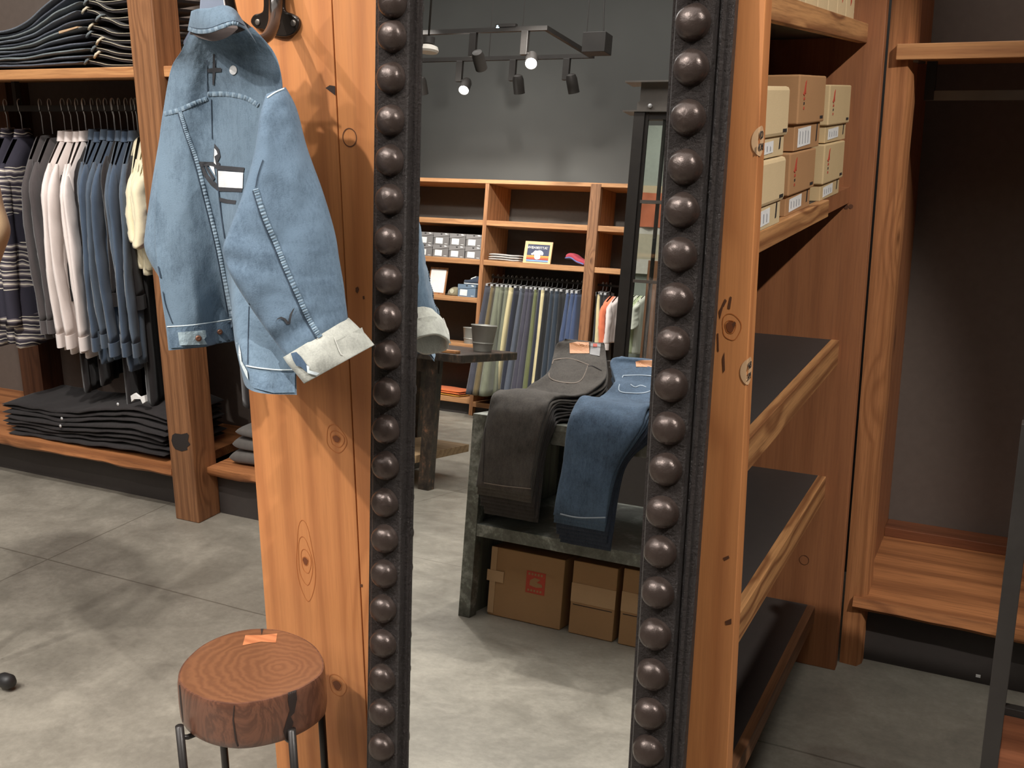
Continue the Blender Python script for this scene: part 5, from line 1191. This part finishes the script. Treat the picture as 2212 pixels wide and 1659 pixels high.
head(993,150,-5.40,(.3,1,-.95),True,'lit track spotlight on the far rail with bright lens')
head(1108,148,-5.40,(.0,-.5,-1.2),False,'track spotlight in the middle of the far rail aimed down')
head(1224,145,-5.40,(.15,-.5,-1.2),False,'track spotlight at the right end of the far rail')
head(900,155,-5.40,(.0,-.6,-1.2),False,'track spotlight half hidden by the left mirror frame')
p=mon(1290,95,1,-4.95)
t=thing('junction_box','small black junction box hanging on a cord beside the track','box',(p.x,-4.95,p.z)); obj('housing',MB().box(p.x-.10,p.x+.10,-5.03,-4.87,p.z-.08,p.z+.08),STEEL,t,bevel=.004)
obj('cord',MB().tube([cr([(p.x+.05,-4.95,p.z+.07),(p.x+.03,-4.95,p.z+.4),(p.x+.06,-4.95,p.z+.9),(p.x+.1,-4.95,4.9)],k/16) for k in range(17)],.006,6),STEEL,t,smooth=True)
p=mon(925,95,1,-3.9)
t=thing('pendant_light','pale disc pendant lamp on a rod at the upper left of the mirror','lamp',(p.x,-3.9,p.z)); 
obj('rod',MB().tube([(p.x,-3.9,p.z+.03),(p.x,-3.9,4.9)],.008,8),STEEL,t,smooth=True); obj('cap',MB().lathe([(.05,.05),(.05,0),(.02,-.01)],(p.x,-3.9,p.z),20),STEEL,t,auto=40)
obj('shade',MB().lathe([(.02,0),(.075,-.02),(.085,-.05),(.075,-.065),(.0001,-.066)],(p.x,-3.9,p.z),28),plain('lamp_white',srgb(214,206,194),.4),t,auto=40)
t=thing('indicator_bulb','tiny blue-white bulb on top of the near track rail','bulb',tuple(mon(1077,57,1,-4.44))); pb=mon(1077,57,1,-4.44)
obj('bulb',MB().lathe([(.0001,-.02),(.02,-.015),(.022,.0),(.015,.015),(.0001,.02)],pb,14),emit('blue_glow',(.55,.85,1),6),t,smooth=True)
obj('base',MB().box(pb.x-.02,pb.x+.16,-4.46,-4.42,3.32,3.345),STEEL,t)
lay=_lay
# ================================================================ LIGHTS
def spot(name,loc,to,power,size=50,blend=.3,rad=.04,colr=(1,.955,.9)):
    l=bpy.data.lights.new(name,'SPOT'); l.energy=power; l.spot_size=math.radians(size); l.spot_blend=blend; l.shadow_soft_size=rad; l.color=colr
    o=bpy.data.objects.new(name,l); col.objects.link(o); o.location=loc; o.rotation_euler=(Vector(to)-Vector(loc)).to_track_quat('-Z','Y').to_euler(); return o
def area(name,loc,to,power,sx,sy,colr=(1,.96,.92)):
    l=bpy.data.lights.new(name,'AREA'); l.shape='RECTANGLE'; l.size=sx; l.size_y=sy; l.energy=power; l.color=colr
    o=bpy.data.objects.new(name,l); col.objects.link(o); o.location=loc; o.rotation_euler=(Vector(to)-Vector(loc)).to_track_quat('-Z','Y').to_euler(); return o
spot('track_lamp_a',(-1.75,-.5,3.6),(-1.2,1.7,1.1),320,44,.5,.035)
spot('track_lamp_b',(-3.2,-.2,3.6),(-1.6,1.5,.6),200,55,.6,.04)
spot('track_lamp_c',(1.5,.6,3.5),(-.8,2.25,.9),430,38,.3,.03)
spot('track_lamp_d',(-2.2,1.0,3.7),(-3.6,3.1,1.2),380,60,.5,.05)
spot('track_lamp_e',(-2.2,.3,3.7),(-2.9,2.9,.3),170,60,.5,.04)
spot('track_lamp_f',(-2.6,-.9,4.0),(-2.4,1.8,0),150,60,.6,.05)
# reflected zone
spot('track_lamp_m',(.9,1.6,3.6),(.1,2.85,0),70,26,.8,.04)
spot('track_lamp_g',(-5.0,-3.6,3.6),(-4.9,-6.0,1.3),420,60,.6,.05)
spot('track_lamp_h',(-3.6,-3.4,3.6),(-4.0,-6.0,1.2),420,60,.6,.05)
spot('track_lamp_i',(-1.5,-1.5,3.9),(-1.55,-.6,.9),300,50,.5,.05)
spot('track_lamp_j',(-3.2,-1.6,4.0),(-2.6,-2.0,0),300,90,.6,.06)
spot('track_lamp_k',(-2.6,-2.9,3.4),(-2.2,-4.4,1.4),120,60,.6,.05)
spot('track_lamp_l',(-4.9,-4.2,2.9),(-4.9,-6.4,2.4),110,70,.9,.05)
area('ceiling_fill_a',(-2,-.5,4.7),(-2,-.5,0),190,5,4)
area('ceiling_fill_c',(-1.5,2.0,4.7),(-1.5,2.0,0),60,5,1.5)
area('ceiling_fill_b',(-4,-4,4.7),(-4,-4,0),200,5,3)
w=bpy.data.worlds.new('w'); bpy.context.scene.world=w; w.use_nodes=True; w.node_tree.nodes['Background'].inputs[0].default_value=(.05,.05,.05,1); w.node_tree.nodes['Background'].inputs[1].default_value=.3
# ================================================================ CAMERA
cd=bpy.data.cameras.new('camera'); co_=bpy.data.objects.new('camera',cd); col.objects.link(co_)
M=Matrix((RX,-DN,-FW)).transposed().to_4x4(); M.translation=CAM; co_.matrix_world=M
cd.sensor_fit='HORIZONTAL'; cd.sensor_width=36; cd.lens=36*FPX/W; cd.clip_start=.05; cd.clip_end=60
sc=bpy.context.scene; sc.camera=co_
sc.view_settings.view_transform='Standard'; sc.view_settings.look='None'; sc.view_settings.exposure=-.22; sc.view_settings.gamma=1.08
sc.cycles.use_adaptive_sampling=True; sc.cycles.adaptive_threshold=.03; sc.cycles.max_bounces=6; sc.cycles.diffuse_bounces=3; sc.cycles.transparent_max_bounces=8; sc.cycles.sample_clamp_indirect=6; sc.cycles.use_denoising=True
